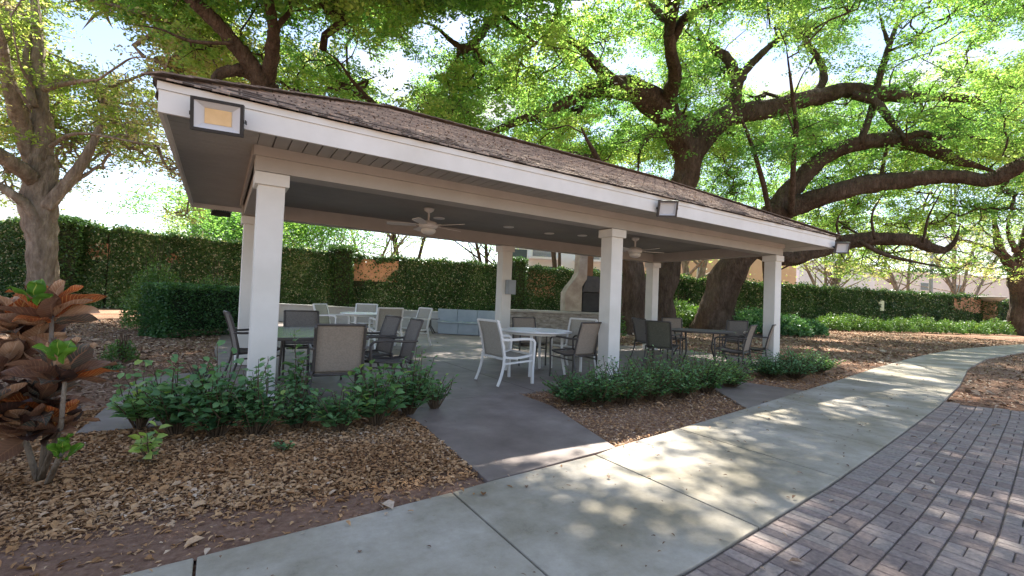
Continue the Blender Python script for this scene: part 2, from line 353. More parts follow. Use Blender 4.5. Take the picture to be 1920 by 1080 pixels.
a_ = o.data.attributes.new('var', 'FLOAT', 'POINT'); a_.data.foreach_set('value', np.array(bvar, np.float32)); struct(o)
p = MB(); xx = np.linspace(-3, 8.5, 40)
p.add([(x, float(yR(x)), -.017) for x in xx]+[(x+(3.6 if x > 8.4 else 0), -9.6, -.017) for x in xx], [(40+i, 41+i, i+1, i) for i in range(39)])
struct(p.build('paving_bed', JOINT))

# ------------------------------------------------------------------ pavilion
LX, DY, HC = 9.9, 3.35, 2.45
AX = 4.98
pav = thing('pavilion', 'long open pavilion with brown shingled hip roof on white square columns', 'pavilion')
E0x, E1x, E0y, E1y = -.89, LX+.85, -.86, DY+.84
ZT, ZB, ZR = 2.87, 2.62, 4.16
HW = (E1y-E0y)/2; cy_ = (E0y+E1y)/2; R0, R1 = E0x+HW, E1x-HW
def roof():
    me = bpy.data.meshes.new('roof'); o_ = .05; A, B, C_, D_ = (E0x-o_, E0y-o_), (E1x+o_, E0y-o_), (E1x+o_, E1y+o_), (E0x-o_, E1y+o_)
    planes = [(A, B, (R1, cy_), (R0, cy_)), (B, C_, (R1, cy_)), (C_, D_, (R0, cy_), (R1, cy_)), (D_, A, (R0, cy_))]
    vs, fs, uvs, mi = [], [], [], []
    ze = ZT-.005
    for pl in planes:
        e0, e1 = np.array(pl[0]), np.array(pl[1]); L = np.linalg.norm(e1-e0); d = (e1-e0)/L; nrm = np.array([-d[1], d[0]])
        run = HW+o_; rise = ZR-ze; sl = math.hypot(run, rise); K = 20
        # courses overlap like shingles: each one a thin step, ragged at the butt edge
        for k in range(K):
            a0, a1 = k/K, min(1, (k+1.05)/K)
            def rowpts(a, dz, rag):
                x0 = run*a if True else 0; x1 = L-run*a
                if len(pl) == 3: x0, x1 = L/2*a, L-L/2*a
                nn = max(2, int((x1-x0)/.15)); out = []
                for i in range(nn+1):
                    s_ = x0+(x1-x0)*i/nn; jit = rag*random.uniform(-1, 1)
                    P = e0+d*s_+nrm*(run*a+jit); out.append((P[0], P[1], ze+rise*a+dz+jit*.3))
                return out, x0, x1
            n0, x0, x1 = rowpts(a0, .018, .012 if k else .02)
            up = []
            for q in n0:
                s_ = (np.array(q[:2])-e0)@d; t_ = (s_-x0)/max(1e-6, x1-x0)
                X0, X1 = (run*a1, L-run*a1) if len(pl) == 4 else (L/2*a1, L-L/2*a1)
                s2 = min(max(s_, X0), X1); P = e0+d*s2+nrm*run*a1; up.append((P[0], P[1], ze+rise*a1+.004))
            lo = [(q[0], q[1], q[2]-.016) for q in n0]; b = len(vs); m = len(n0)
            vs += lo+n0+up
            for i in range(m-1):
                fs.append((b+i, b+i+1, b+m+i+1, b+m+i)); fs.append((b+m+i, b+m+i+1, b+2*m+i+1, b+2*m+i))
                for f in fs[-2:]:
                    for vi in f:
                        q = vs[vi]; s_ = (np.array(q[:2])-e0)@d; w = (np.array(q[:2])-e0)@nrm; uvs.append((s_, w*sl/run))
    me.from_pydata(vs, [], fs); uvl = me.uv_layers.new(name='UVMap'); uvl.data.foreach_set('uv', np.array(uvs, np.float32).ravel())
    me.materials.append(SHING); o = bpy.data.objects.new('roof', me); COL.objects.link(o); o.parent = pav; return o
roof_o = roof()
m = MB()      # ridge and hip caps
def capline(a, b):
    a = np.array(a, float); b = np.array(b, float); n = int(np.linalg.norm(b-a)/.25)
    for i in range(n):
        p0, p1 = a+(b-a)*i/n, a+(b-a)*(i+1.15)/n
        m.bar(p0+(0, 0, .028), p1+(0, 0, .02), .2, .012)
ze = ZT+.0
capline((R0, cy_, ZR), (R1, cy_, ZR))
for (ex, ey, rx) in ((E0x-.05, E0y-.05, R0), (E1x+.05, E0y-.05, R1), (E0x-.05, E1y+.05, R0), (E1x+.05, E1y+.05, R1)): capline((ex, ey, ze), (rx, cy_, ZR))
m.build('roof_ridge_cap', SHCAP, roof_o)
# fascia: wide board and a drip board set proud of it
m = MB(); T = .03
for (a, b) in (((E0x, E0y), (E1x, E0y)), ((E1x, E0y), (E1x, E1y)), ((E1x, E1y), (E0x, E1y)), ((E0x, E1y), (E0x, E0y))):
    a = np.array(a); b = np.array(b); d = (b-a)/np.linalg.norm(b-a); nn = np.array([d[1], -d[0]])
    c = (a+b)/2
    ln = np.linalg.norm(b-a)
    m.box((*(c-nn*T/2), (ZB+ZT-.07)/2), (ln-2*T-.002 if abs(d[1]) > .5 else ln, T, ZT-.07-ZB), ((*d, 0), (*nn, 0), (0, 0, 1)))
    m.box((*(c-nn*(T/2-.012)), ZT-.037), (ln-2*T-.002+.0 if abs(d[1]) > .5 else ln+.024, T, .062), ((*d, 0), (*nn, 0), (0, 0, 1)))
m.build('fascia', WHITE, pav)
# soffit planks (groove between each) running out from the beam to the fascia
ZS = 2.70; m = MB(); PW = .14
bx0, bx1, by0, by1 = -.16, LX+.16, -.16, DY+.16
def planks(x0, x1, y0, y1, along):
    if along == 'x':
        x = x0
        while x < x1: w = min(PW, x1-x); m.box((x+w/2, (y0+y1)/2, ZS+.01), (w-.012, y1-y0, .02)); x += PW
    else:
        y = y0
        while y < y1: w = min(PW, y1-y); m.box(((x0+x1)/2, y+w/2, ZS+.01), (x1-x0, w-.012, .02)); y += PW
planks(bx0, bx1, E0y+T, by0, 'x'); planks(bx0, bx1, by1, E1y-T, 'x')
planks(E0x+T, bx0, E0y+T, E1y-T, 'y'); planks(bx1, E1x-T, E0y+T, E1y-T, 'y')
m.box(((E0x+E1x)/2, (E0y+E1y)/2, ZS+.035), (E1x-E0x-.08, E1y-E0y-.08, .02))
m.build('soffit', TAUPE, pav)
m = MB()      # perimeter beam with frieze
for (x0, x1, y0, y1) in ((-.16, LX+.16, -.13, .13), (-.16, LX+.16, DY-.13, DY+.13)):
    m.box(((x0+x1)/2, (y0+y1)/2, (HC+ZS)/2), (x1-x0, y1-y0, ZS-HC-.002))
for xc in (0, LX): m.box((xc, DY/2, (HC+ZS)/2+.004), (.26, DY-.262, ZS-HC-.01))
m.box((LX/2, -.145, ZS-.05), (LX+.36, .03, .10)); m.box((LX/2, DY+.145, ZS-.05), (LX+.36, .03, .10))
m.box((-.175, DY/2, ZS-.05), (.03, DY+.24, .10)); m.box((LX+.175, DY/2, ZS-.05), (.03, DY+.24, .10))
m.build('beam', TAUPE, pav)
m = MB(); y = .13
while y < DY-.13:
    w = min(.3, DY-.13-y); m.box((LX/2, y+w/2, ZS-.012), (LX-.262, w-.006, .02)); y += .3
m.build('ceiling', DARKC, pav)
for (x, y) in ((0, 0), (AX, 0), (LX, 0), (0, DY), (AX, DY), (LX, DY)):
    c = MB().box((x, y, HC/2), (.25, .25, HC-.008)).build('column', WHITE, pav, bevel=.008)
    MB().box((x, y, HC-.075), (.32, .32, .13)).build('capital', WHITE, c, bevel=.008)
    MB().box((x, y, .075), (.30, .30, .15)).build('plinth', WHITE, c, bevel=.01)
for k, (x, y) in enumerate(((6.07, 2.0), (5.4, 2.28), (4.34, 2.21), (2.9, 2.3))):
    MB().lathe((x, y, ZS-.04), [(.09, 0), (.105, .005), (.105, .016)], 20).build('ceiling_disc', WMETAL, pav)  # plain white round discs set against the ceiling

# blue-grey control box on the rear middle column
t = thing('control_box', 'small blue-grey metal box fixed to the rear middle column', 'box', (AX+.02, DY-.18, 1.52))
MB().box((.05, 0, 0), (.22, .1, .32)).build('case', BLUEG, t, bevel=.006)
MB().box((.05, -.058, 0), (.19, .015, .29)).build('door', BLUEG, t, bevel=.004)

def floodlight(loc, rz, tilt, label, w=.34, h=.25, dark=BLACK, led=None):
    t = thing('floodlight', label, 'floodlight', loc, rz, 'floodlights around the pavilion eaves'); t.rotation_euler = (tilt, 0, rz)
    m = MB()   # open tray: rim, sides, back, facing -y
    for s in (-1, 1):
        m.box((s*(w/2-.012), 0, 0), (.024, .07, h)); m.box((0, 0, s*(h/2-.012)), (w-.05, .07, .024))
    m.box((0, .035, 0), (w-.02, .02, h-.02)); 
    for k in range(7): m.box((-w/2+.05+k*(w-.1)/6, .055, 0), (.006, .03, h-.06))
    m.build('housing', dark, t)
    # bevelled reflector
    W, H, w2, h2 = w/2-.025, h/2-.025, *((w/2-.09, h/2-.07) if led is None else (w/2-.04, h/2-.04))
    m = MB(); vs = [(-W, -.028, -H), (W, -.028, -H), (W, -.028, H), (-W, -.028, H), (-w2, .02, -h2), (w2, .02, -h2), (w2, .02, h2), (-w2, .02, h2)]
    m.add(vs, [(i, (i+1) % 4, 4+(i+1) % 4, 4+i) for i in range(4)]); m.build('reflector', LENS, t)
    MB().box((0, .018, 0), (w2*2, .008, h2*2)).build('led_panel', led or LED, t)
    m = MB(); m.bar((-w/2-.01, .0, 0), (-w/2-.01, .10, 0), .03, .006, (1, 0, 0)); m.bar((w/2+.01, 0, 0), (w/2+.01, .10, 0), .03, .006, (1, 0, 0)); m.bar((-w/2-.01, .10, 0), (w/2+.01, .10, 0), .03, .006)
    m.build('bracket', BLACK, t)
    return t
floodlight((-.485, E0y-.12, 2.635), R_(-8), R_(12), 'large bronze floodlight on the near left corner of the white fascia', .37, .26)
floodlight((5.1, E0y-.13, 2.67), R_(-38), R_(22), 'bronze floodlight tilted down at the middle of the long white fascia', .28, .24, BMETAL, LENS)
floodlight((LX+.78, E0y-.16, 2.62), R_(-48), R_(20), 'floodlight at the far right corner of the pavilion eave', .26, .24, BMETAL, LENS)
floodlight((-.45, E1y+.05, 2.58), R_(180), R_(70), 'black floodlight under the rear left eave, seen from behind', .30, .24, BLACK)

def fan(loc, rz, label):
    t = thing('ceiling_fan', label, 'ceiling fan', loc, rz, 'white ceiling fans under the pavilion roof')
    H = ZS-.022-loc[2]
    MB().lathe((0, 0, H-.07), [(.03, 0), (.075, .03), (.085, .068)], 20).build('canopy', WMETAL, t, True)
    MB().tube([(0, 0, .07), (0, 0, H-.06)], .016, 10).build('downrod', WMETAL, t)
    MB().lathe((0, 0, -.06), [(.10, 0), (.15, .03), (.155, .08), (.12, .115), (.04, .14)], 28).build('motor_housing', WMETAL, t, True)
    MB().lathe((0, 0, -.155), [(.02, 0), (.07, .008), (.115, .04), (.125, .075), (.11, .094)], 28).build('light_bowl', WMETAL, t, True)
    for k in range(5):
        a = 2*math.pi*k/5; m = MB(); d = np.array([math.cos(a), math.sin(a), 0]); s = np.array([-math.sin(a), math.cos(a), .2]); s /= np.linalg.norm(s)
        up = np.cross(d, s); P = lambda r, w, z=0: d*r+s*w+up*z+np.array([0, 0, -.005])
        prof = [(.20, .045), (.30, .062), (.50, .07), (.62, .066), (.66, .045)]
        vs = []
        for r, w in prof:
            for (ww, zz) in ((-w, -.004), (w, -.004), (w, .004), (-w, .004)): vs.append(P(r, ww, zz))
        fs = [(i*4+j, i*4+(j+1) % 4, i*4+4+(j+1) % 4, i*4+4+j) for i in range(4) for j in range(4)]+[(3, 2, 1, 0), (16, 17, 18, 19)]
        m.add(vs, fs); m.bar(P(.12, 0, .004), P(.24, 0, .009), .035, .008); m.build('blade', WMETAL, t)
    return t
fan((2.42, 1.6, 2.40), R_(15), 'white ceiling fan nearer the camera, in the left bay of the pavilion')
fan((7.1, 1.45, 2.40), R_(50), 'white ceiling fan in the right bay, seen just right of the middle column')

# ------------------------------------------------------------------ furniture
def sling_chair(name, label, metal, sling, group, arms=True, boxy=False, w=.56):
    """faces +y; origin on the floor under the seat centre"""
    t = thing(name, label, 'chair', (0, 0, 0), 0, group)
    hw = w/2; r = .016; n = 8 if not boxy else 4
    rr = (lambda a: a) if not boxy else (lambda a: a*1.55)
    def curve(pts, k=5):
        pts = [np.array(p, float) for p in pts]; out = []
        q = [2*pts[0]-pts[1]]+pts+[2*pts[-1]-pts[-2]]
        for i in range(1, len(q)-2):
            for s in range(k):
                u = s/k; out.append(.5*((2*q[i])+(-q[i-1]+q[i+1])*u+(2*q[i-1]-5*q[i]+4*q[i+1]-q[i+2])*u*u+(-q[i-1]+3*q[i]-3*q[i+1]+q[i+2])*u**3))
        return out+[pts[-1]]
    back = [(0, -.24, .40), (0, -.27, .55), (0, -.31, .72), (0, -.375, .92)]
    seat = [(0, -.24, .40), (0, -.05, .385), (0, .15, .405), (0, .25, .43)]
    m = MB()
    for s in (-1, 1):
        m.tube([(s*(hw-.03), p_[1], p_[2]) for p_ in curve(back)], rr(r), n); m.tube([(s*(hw-.03), p_[1], p_[2]) for p_ in curve(seat)], rr(r*.9), n)
    m.tube([(-hw+.03, -.375, .92), (hw-.03, -.375, .92)], rr(r*.9), n); m.tube([(-hw+.03, -.245, .375), (hw-.03, -.245, .375)], rr(r*.8), n)
    m.tube([(-hw+.03, .25, .43), (hw-.03, .25, .43)], rr(r*.8), n); m.tube([(-hw+.05, .0, .36), (hw-.05, .0, .36)], rr(r*.7), n)
    m.build('frame', metal, t, smooth=not boxy)
    def sheet(pts, nm, off):
        c = curve(pts, 6); m = MB(); k = len(c); vs = []
        for i, p_ in enumerate(c):
            for j in range(7):
                u = -1+2*j/6; vs.append((u*(hw-.035), p_[1], p_[2]-.012*(1-u*u)*off))
        fs = [(i*7+j, i*7+j+1, i*7+8+j, i*7+7+j) for i in range(k-1) for j in range(6)]
        o = m.add(vs, fs).build(nm, sling, t, smooth=True); s_ = o.modifiers.new('thick', 'SOLIDIFY'); s_.thickness = .006; return o
    sheet(back, 'back_sling', 0); sheet(seat, 'seat_sling', 2)
    for s in (-1, 1):
        X = s*hw
        MB().tube(curve([(X, .27, .62), (X, .262, .40), (X, .25, .2), (X, .255, 0)]), rr(r), n).build('leg', metal, t, smooth=not boxy)
        MB().tube(curve([(s*(hw-.012), -.255, .42), (s*(hw-.005), -.265, .28), (X, -.31, .12), (X, -.36, 0)]), rr(r), n).build('leg', metal, t, smooth=not boxy)
        MB().tube(curve([(s*(hw-.02), -.315, .66), (X, -.18, .655), (X, .05, .665), (X, .22, .655), (X, .27, .61)], 4), rr(r), n, flat=None).build('armrest', metal, t, smooth=not boxy)
    m = MB()
    for s in (-1, 1): m.tube([(s*(hw-.01), .25, .34), (s*(hw-.01), -.27, .31)], rr(r*.7), n)
    m.build('stretcher', metal, t)
    return t
GW, GB, GO = 'white framed sling chairs', 'bronze framed sling chairs', 'bronze framed sling chairs'
cw = sling_chair('patio_chair', 'white framed chair turned side on, left of the near white round table', WMETAL, SLINGW, GW, boxy=True, w=.62)
cb = sling_chair('patio_chair', 'tan sling chair with its back square to the camera, behind the near bed shrubs', BMETAL, SLINGT, GB)
cg = sling_chair('patio_chair', 'dark olive sling chair, second from the left at the dark oval table', BMETAL, SLINGG, GB)
ct = sling_chair('patio_chair', 'grey-brown sling chair left of the glass table, half behind the near left column', BMETAL, GREYSL, GB)
def place(o, x, y, face, s=1.): o.location = (x, y, 0); o.rotation_euler = (0, 0, R_(face)-math.pi/2); o.scale = (s, s, s)
def put(src, label, x, y, face, s=1.): return copy_thing(src, label, (x, y, 0), R_(face)-math.pi/2, s)
# table by the near left column: `face` = compass of facing, degrees from +x
place(cb, .72, -.12, 84, .98)
place(ct, .06, 1.85, 6)
put(ct, 'grey-brown sling chair at the far end of the glass table, only its back showing', .72, 2.28, -92)
put(ct, 'grey-brown sling chair on the right side of the glass table, the farther of the two', 1.40, 1.15, 186)
put(ct, 'grey-brown sling chair on the right side of the glass table, the nearer of the two', 1.46, .42, 176)
# near white table
place(cw, 3.32, .45, 2, 1.)
put(cw, 'white framed sling chair beyond the near white round table, behind the bronze chair', 5.2, 1.15, 200)
put(cb, 'bronze framed tan sling chair between the near white table and the middle column', 4.58, .40, 98)
put(cb, 'tan sling chair beyond the near white table, only its back top showing', 4.75, 1.95, -105, .96)
# oval table
def A(px, t_): q = at(px, 640, t_); return q[0], q[1]
place(cg, *A(1243, 9.5), 22)
put(ct, 'grey-brown sling chair, leftmost at the dark oval table, in front of the rear right column', *A(1221, 10.7), -12)
put(cb, 'tan sling chair beyond the dark oval table, in front of the leaning trunk', *A(1262, 12.0), -135)
put(cb, 'tan sling chair at the right of the oval table, the nearer of the front pair', *A(1374, 9.2), 108)
put(cb, 'tan sling chair at the right of the oval table, nearest the right column', *A(1414, 10.0), 112)
put(ct, 'low taupe sling chair at the far right corner of the oval table', *A(1376, 11.8), 200)
fx, fy = A(684, 11.6)
put(cw, 'white framed sling chair on the left of the far white table, seen side on', *A(622, 11.7), -42, 1.02)
put(cw, 'white framed sling chair behind the far white table, its back to the low wall', *A(680, 12.8), -115, 1.04)
put(cw, 'white framed chair before the far white table, its beige back to the camera', *A(722, 10.9), 88, 1.02)
put(cw, 'white framed sling chair on the right of the far white table, turned towards it', *A(772, 11.6), 192, 1.02)

def round_table(label, x, y, r, top, metal, rimh=.03, s=1):
    t = thing('round_table', label, 'table', (x, y, 0), 0, 'white round patio tables'); t.scale = (s, s, s)
    MB().lathe((0, 0, .70), [(r-.02, 0), (r, .008), (r, .03), (r-.03, .036), (.03, .036)], 56).build('tabletop', top, t)
    MB().lathe((0, 0, .665), [(r-.10, 0), (r-.09, 0), (r-.09, .034), (r-.10, .034)], 40).build('apron', metal, t)
    MB().lathe((0, 0, .737), [(.03, 0), (.03, .012), (.02, .014)], 16).build('umbrella_plug', metal, t)
    for k in range(4):
        a = math.pi/4+k*math.pi/2
        MB().tube([(math.cos(a)*(r-.17), math.sin(a)*(r-.17), .69), (math.cos(a)*(r-.16), math.sin(a)*(r-.16), .3), (math.cos(a)*(r-.1), math.sin(a)*(r-.1), 0)], [.03, .028, .026], 4).build('leg', metal, t)
    return t
WTOP = noisemat('white_table_top', [(.3, (.74, .76, .77)), (.7, (.82, .84, .85))], 6, 5, .22, 0, None, .5)
round_table('white round patio table nearest the camera, left of the middle column', 4.25, 1.02, .62, WTOP, WMETAL)
round_table('white round patio table farther back, in front of the low white wall', fx, fy, .6, WTOP, WMETAL, s=1.04)
t = thing('glass_table', 'rectangular glass topped table with bronze frame behind the near left column', 'table', (.58, 1.02, 0))
tw, td = 1.12, 1.75; z0 = .70
MB().box((0, 0, z0+.012), (tw-.05, td-.05, .008)).build('glass_top', TGLASS, t)
m = MB()
for s in (-1, 1): m.box((s*(tw/2-.015), 0, z0), (.035, td, .035)); m.box((0, s*(td/2-.015), z0), (tw-.066, .035, .035))
m.build('frame', BMETAL, t, bevel=.006)
for sx in (-1, 1):
    for sy in (-1, 1): MB().tube([(sx*(tw/2-.08), sy*(td/2-.08), z0-.01), (sx*(tw/2-.12), sy*(td/2-.12), .35), (sx*(tw/2-.06), sy*(td/2-.06), 0)], .018, 8).build('leg', BMETAL, t, True)
t = thing('oval_table', 'dark framed oval patio table in the right bay of the pavilion', 'table', (*A(1312, 10.3), 0), R_(-32))
def oval(a, b, k=40): return [(a*math.cos(2*math.pi*i/k), b*math.sin(2*math.pi*i/k)) for i in range(k)]
MB().prism(oval(.74, .56), .705, .725).build('tabletop', GREYSL, t)
m = MB(); pts = [(x, y, .70) for x, y in oval(.75, .57)]; m.tube(pts+[pts[0]], .018, 8, False); m.build('frame', BMETAL, t, True)
for sx in (-1, 1):
    for sy in (-1, 1): MB().tube([(sx*.46, sy*.33, .70), (sx*.4, sy*.28, .3), (sx*.52, sy*.36, 0)], .018, 8).build('leg', BMETAL, t, True)
# small dark side table by the low wall
P = at(805, 618, 15.6)
t = thing('side_table', 'small dark side table with curved legs against the low white wall', 'table', (P[0], P[1], 0), R_(-35))
MB().box((0, 0, .50), (.62, .36, .03)).build('tabletop', BMETAL, t, bevel=.005)
for s in (-1, 1): MB().tube([(0, s*.13, .49), (.02, s*.1, .25), (.17, s*.15, 0)], .022, 8).build('leg', BMETAL, t)
MB().tube([(0, 0, .49), (-.02, 0, .25), (-.17, 0, 0)], .022, 8).build('leg', BMETAL, t)

# ------------------------------------------------------------------ low wall, bench, stone barbecue
m = MB(); W = [(-.1, 18.6), (1.4, 16.4), (3.75, 13.35), (5.7, 10.7), (6.4, 9.9), (9.3, 9.0)]
t = thing('low_wall', 'low white painted planter wall curving behind the pavilion', 'wall', (0, 0, 0))
def wallstrip(m, W, z0, z1, th):
    n = len(W); L, Rr = [], []
    for i in range(n):
        a = np.array(W[max(0, i-1)]); b = np.array(W[min(n-1, i+1)]); d = (b-a)/np.linalg.norm(b-a); nn = np.array([-d[1], d[0]])
        L.append(np.array(W[i])+nn*th/2); Rr.append(np.array(W[i])-nn*th/2)
    for i in range(n-1):
        vs = [(*L[i], z0), (*L[i+1], z0), (*Rr[i+1], z0), (*Rr[i], z0), (*L[i], z1), (*L[i+1], z1), (*Rr[i+1], z1), (*Rr[i], z1)]
        fs = [(4, 7, 6, 5), (0, 4, 5, 1), (3, 2, 6, 7)]
        if i == 0: fs.append((0, 3, 7, 4))
        if i == n-2: fs.append((1, 5, 6, 2))
        m.add(vs, fs)
wallstrip(m, W, -.05, .66, .22); m.build('wall_face', CREAMW, t)
m = MB(); wallstrip(m, W, .662, .72, .30); m.build('coping', CREAMW, t)
B0 = at(820, 626, 15.6); B1 = at(928, 628, 15.3); d = np.array([B1[0]-B0[0], B1[1]-B0[1]]); L = np.linalg.norm(d); d /= L; nn = np.array([-d[1], d[0]])
t = thing('bench', 'blue-grey boxed bench with panelled back against the low wall', 'bench', (B0[0], B0[1], 0), math.atan2(d[1], d[0]))
L2 = L+.15
m = MB()
for k in range(3): m.box((L2/3*(k+.5), .02, .19), (L2/3-.02, .03, .36))
m.box((L2/2, .30, .19), (L2, .52, .37)); m.build('base', BLUEG, t)
MB().box((L2/2, .27, .395), (L2+.06, .62, .035)).build('seat', BLUEG, t, bevel=.005)
m = MB()
for k in range(3): m.box((L2/3*(k+.5)-.2, .60, .62), (L2/3-.015, .05, .42))
m.box((L2/2-.2, .64, .62), (L2+.02, .04, .43)); m.build('backrest', BLUEG, t)
# stone barbecue
c0 = at(955, 640, 13.7); c1 = at(1135, 640, 14.3); c0[2] = c1[2] = 0; d = c1-c0; L = np.linalg.norm(d); d /= L
t = thing('stone_barbecue', 'stacked stone barbecue counter with tapering chimney and black grill hood', 'barbecue', (c0[0], c0[1], 0), math.atan2(d[1], d[0]))
def stone_face(m, x0, x1, z0, z1, y):
    z = z0
    while z < z1-.01:
        h = min(random.uniform(.06, .12), z1-z); x = x0
        while x < x1-.01:
            w = min(random.uniform(.15, .45), x1-x); q = random.uniform(0, .025)
            m.box(((2*x+w)/2, y-q/2+.03, z+h/2), (w-.006, .06+q, h-.006)); x += w
        z += h
m = MB(); m.box((L/2, .42, .44), (L-.02, .72, .88)); stone_face(m, 0, L, 0, .88, 0)
m.build('counter', STONE, t)
MB().box((L/2, .38, .92), (L+.06, .88, .07)).build('countertop', CAPST, t, bevel=.01)
k = 14.3/FOC
def bx(px): return (px-955)/(1135-955)*L
prof = [(1061, .96), (1061, 1.55), (1068, 1.75), (1080, 2.0), (1086, 2.2), (1088, 3.0)]
m = MB(); vs = []
for px, z in prof: vs += [(bx(px), .3, z), (bx(1093 if z < 1.9 else 1106-4), .3, z), (bx(1093 if z < 1.9 else 1106-4), .8, z), (bx(px), .8, z)]
m.add(vs, [(i*4+j, i*4+(j+1) % 4, i*4+4+(j+1) % 4, i*4+4+j) for i in range(5) for j in range(4)]+[(20, 21, 22, 23)])
m.build('chimney', noisemat('tan_stone_render', [(.3, (.33, .26, .20)), (.5, (.44, .36, .28)), (.7, (.54, .46, .37))], 3, 8, .9, .6, 12, .2, .02), t)
m = MB(); m.box((bx(1114), .55, 1.27), (bx(1133)-bx(1094), .5, .62)); m.build('firebox', BLACK, t, bevel=.02)
m = MB(); a, b = bx(1094), bx(1140)
m.add([(a, .28, 1.59), (b, .28, 1.59), (b, .8, 1.59), (a, .8, 1.59), (bx(1104), .4, 2.1), (bx(1128), .4, 2.1), (bx(1128), .8, 2.1), (bx(1104), .8, 2.1)], [(0, 1, 5, 4), (1, 2, 6, 5), (2, 3, 7, 6), (3, 0, 4, 7), (4, 5, 6, 7), (3, 2, 1, 0)])
m.build('grill_hood', BMETAL, t)
RUST = noisemat('rust_brown_flue', [(.3, (.20, .10, .045)), (.7, (.30, .16, .08))], 5, 5, .7)
MB().box((bx(1111), .6, 2.6), (.22, .25, .98)).build('flue', RUST, t)

# ------------------------------------------------------------------ creeper covered walls
def gpt(px, t): q = at(px, 560, t); return np.array([q[0], q[1]])
def creeper_wall(label, pts, H, n, bare=(), capmat=STUCCO, fray=.25):
    t = thing('creeper_wall', label, 'wall', (0, 0, 0)); m = MB(); wallstrip(m, pts, -.1, H-.12, .3); m.build('wall_face', VINE, t)
    for (x0, x1, y0, y1, pr_) in bare:      # stretches where the stucco shows
        if pr_ < .3: continue
        for i in range(len(pts)-1):
            a, b = np.array(pts[i]), np.array(pts[i+1]); d = (b-a)/np.linalg.norm(b-a); nn = np.array([-d[1], d[0]])
            if (CAM[:2]-a)@nn < 0: nn = -nn
            def hit(px, py):
                v = FX+RX*(px-960)/FOC-UX*(py-540)/FOC; tt = ((a-CAM[:2])@nn)/(v[:2]@nn); q = CAM+v*tt; return (q[:2]-a)@d, q[2]
            u0, z1_ = hit(x0, y0); u1, z0_ = hit(x1, y1)
            if u1 < 0 or u0 > np.linalg.norm(b-a): continue
            u0, u1 = max(u0, 0), min(u1, np.linalg.norm(b-a)); c = a+d*(u0+u1)/2+nn*.155
            MB().box((c[0], c[1], (z0_+z1_)/2), (u1-u0, .02, z1_-z0_), ((*d, 0), (*nn, 0), (0, 0, 1))).build('bare_stucco', STUCCO, t)
    P, N, D = [], [], []; seg = [np.linalg.norm(np.array(pts[i+1])-pts[i]) for i in range(len(pts)-1)]; tot = sum(seg)
    allP = []; allN = []
    for i, s in enumerate(seg):
        a, b = np.array(pts[i]), np.array(pts[i+1]); d = (b-a)/s; nn = np.array([-d[1], d[0]])
        if (CAM[:2]-a)@nn < 0: nn = -nn
        k = int(n*s/tot); u = rng.random(k)*s; z = rng.random(k)*(H+.02)
        off = .16+.16*np.array([max(0, .5+noise.noise(Vector((a[0]+d[0]*uu, a[1]+d[1]*uu, zz))*1.3)) for uu, zz in zip(u, z)])*rng.random(k)**.5+.05
        top = rng.random(k) < .16
        z = np.where(top, H-.14+.20*rng.random(k)+.30*rng.random(k)**6+.08*np.sin(u*2.1)+.05*np.sin(u*5.3)+.12*np.array([noise.noise(Vector((uu*.9, 7, i))) for uu in u]), z); off = np.where(top, rng.uniform(-.3, .32, k), off)
        Q = np.stack([a[0]+d[0]*u+nn[0]*off, a[1]+d[1]*u+nn[1]*off, z], 1)
        keep = np.ones(k, bool)
        for (x0, x1, y0, y1, pr_) in bare:
            dd = Q-CAM; zz = dd@FX; px = 960+FOC*(dd@RX)/zz; py = 540-FOC*(dd@UX)/zz
            e = np.hypot((px-(x0+x1)/2)/((x1-x0)/2), (py-(y0+y1)/2)/((y1-y0)/2))+.8*np.array([noise.noise(Vector(q*1.4)) for q in Q])
            keep &= ~((e < 1) & (rng.random(k) < pr_))
        Q = Q[keep]; kk = len(Q); allP.append(Q)
        nv = rng.normal(size=(kk, 3))*.55; nv[:, 0] += nn[0]; nv[:, 1] += nn[1]; nv[:, 2] += .35; allN.append(nv)
    Q = np.concatenate(allP); nv = np.concatenate(allN); k = len(Q)
    var = np.clip(rng.random(k)*.75+.55*np.array([noise.noise(Vector(q*.55)) for q in Q]), 0, .95); var[rng.random(k) < .09] = 1
    D = rng.normal(size=(k, 3)); D[:, 2] -= .5
    sz = rng.uniform(.10, .19, k)
    leaf_mesh('creeper_leaves', Q, sz, sz*.62, FIGLEAF, t, D=D, var=var, N=nv)
    return t
wL = [gpt(-260, 22.5), gpt(0, 23.3), gpt(200, 24.4), gpt(450, 28.5), gpt(640, 33.8)]
creeper_wall('tall stucco wall under dark green creeper on the left, running behind the clipped hedge', wL, 4.1, 95000, [(160, 205, 455, 490, .6), (310, 350, 475, 495, .5)])
wM = [gpt(648, 34.2), gpt(930, 38.5), gpt(1170, 44)]
creeper_wall('creeper covered wall behind the low white wall, bare peach stucco showing at its left end', wM, 4.1, 60000, [(650, 745, 484, 530, .9), (985, 1040, 505, 560, .35)])
wR = [gpt(1180, 30.5), gpt(1260, 31), gpt(1500, 35.7), gpt(1700, 40), gpt(1848, 42)]
creeper_wall('long creeper covered wall on the right, thinning to bare stucco near the urn pillar', wR, 3.2, 60000, [(1785, 1848, 556, 588, .8)])
wE = [gpt(1866, 42.2), gpt(2100, 46)]
creeper_wall('short creeper covered wall at the far right edge behind the big trunk', wE, 3.0, 12000)
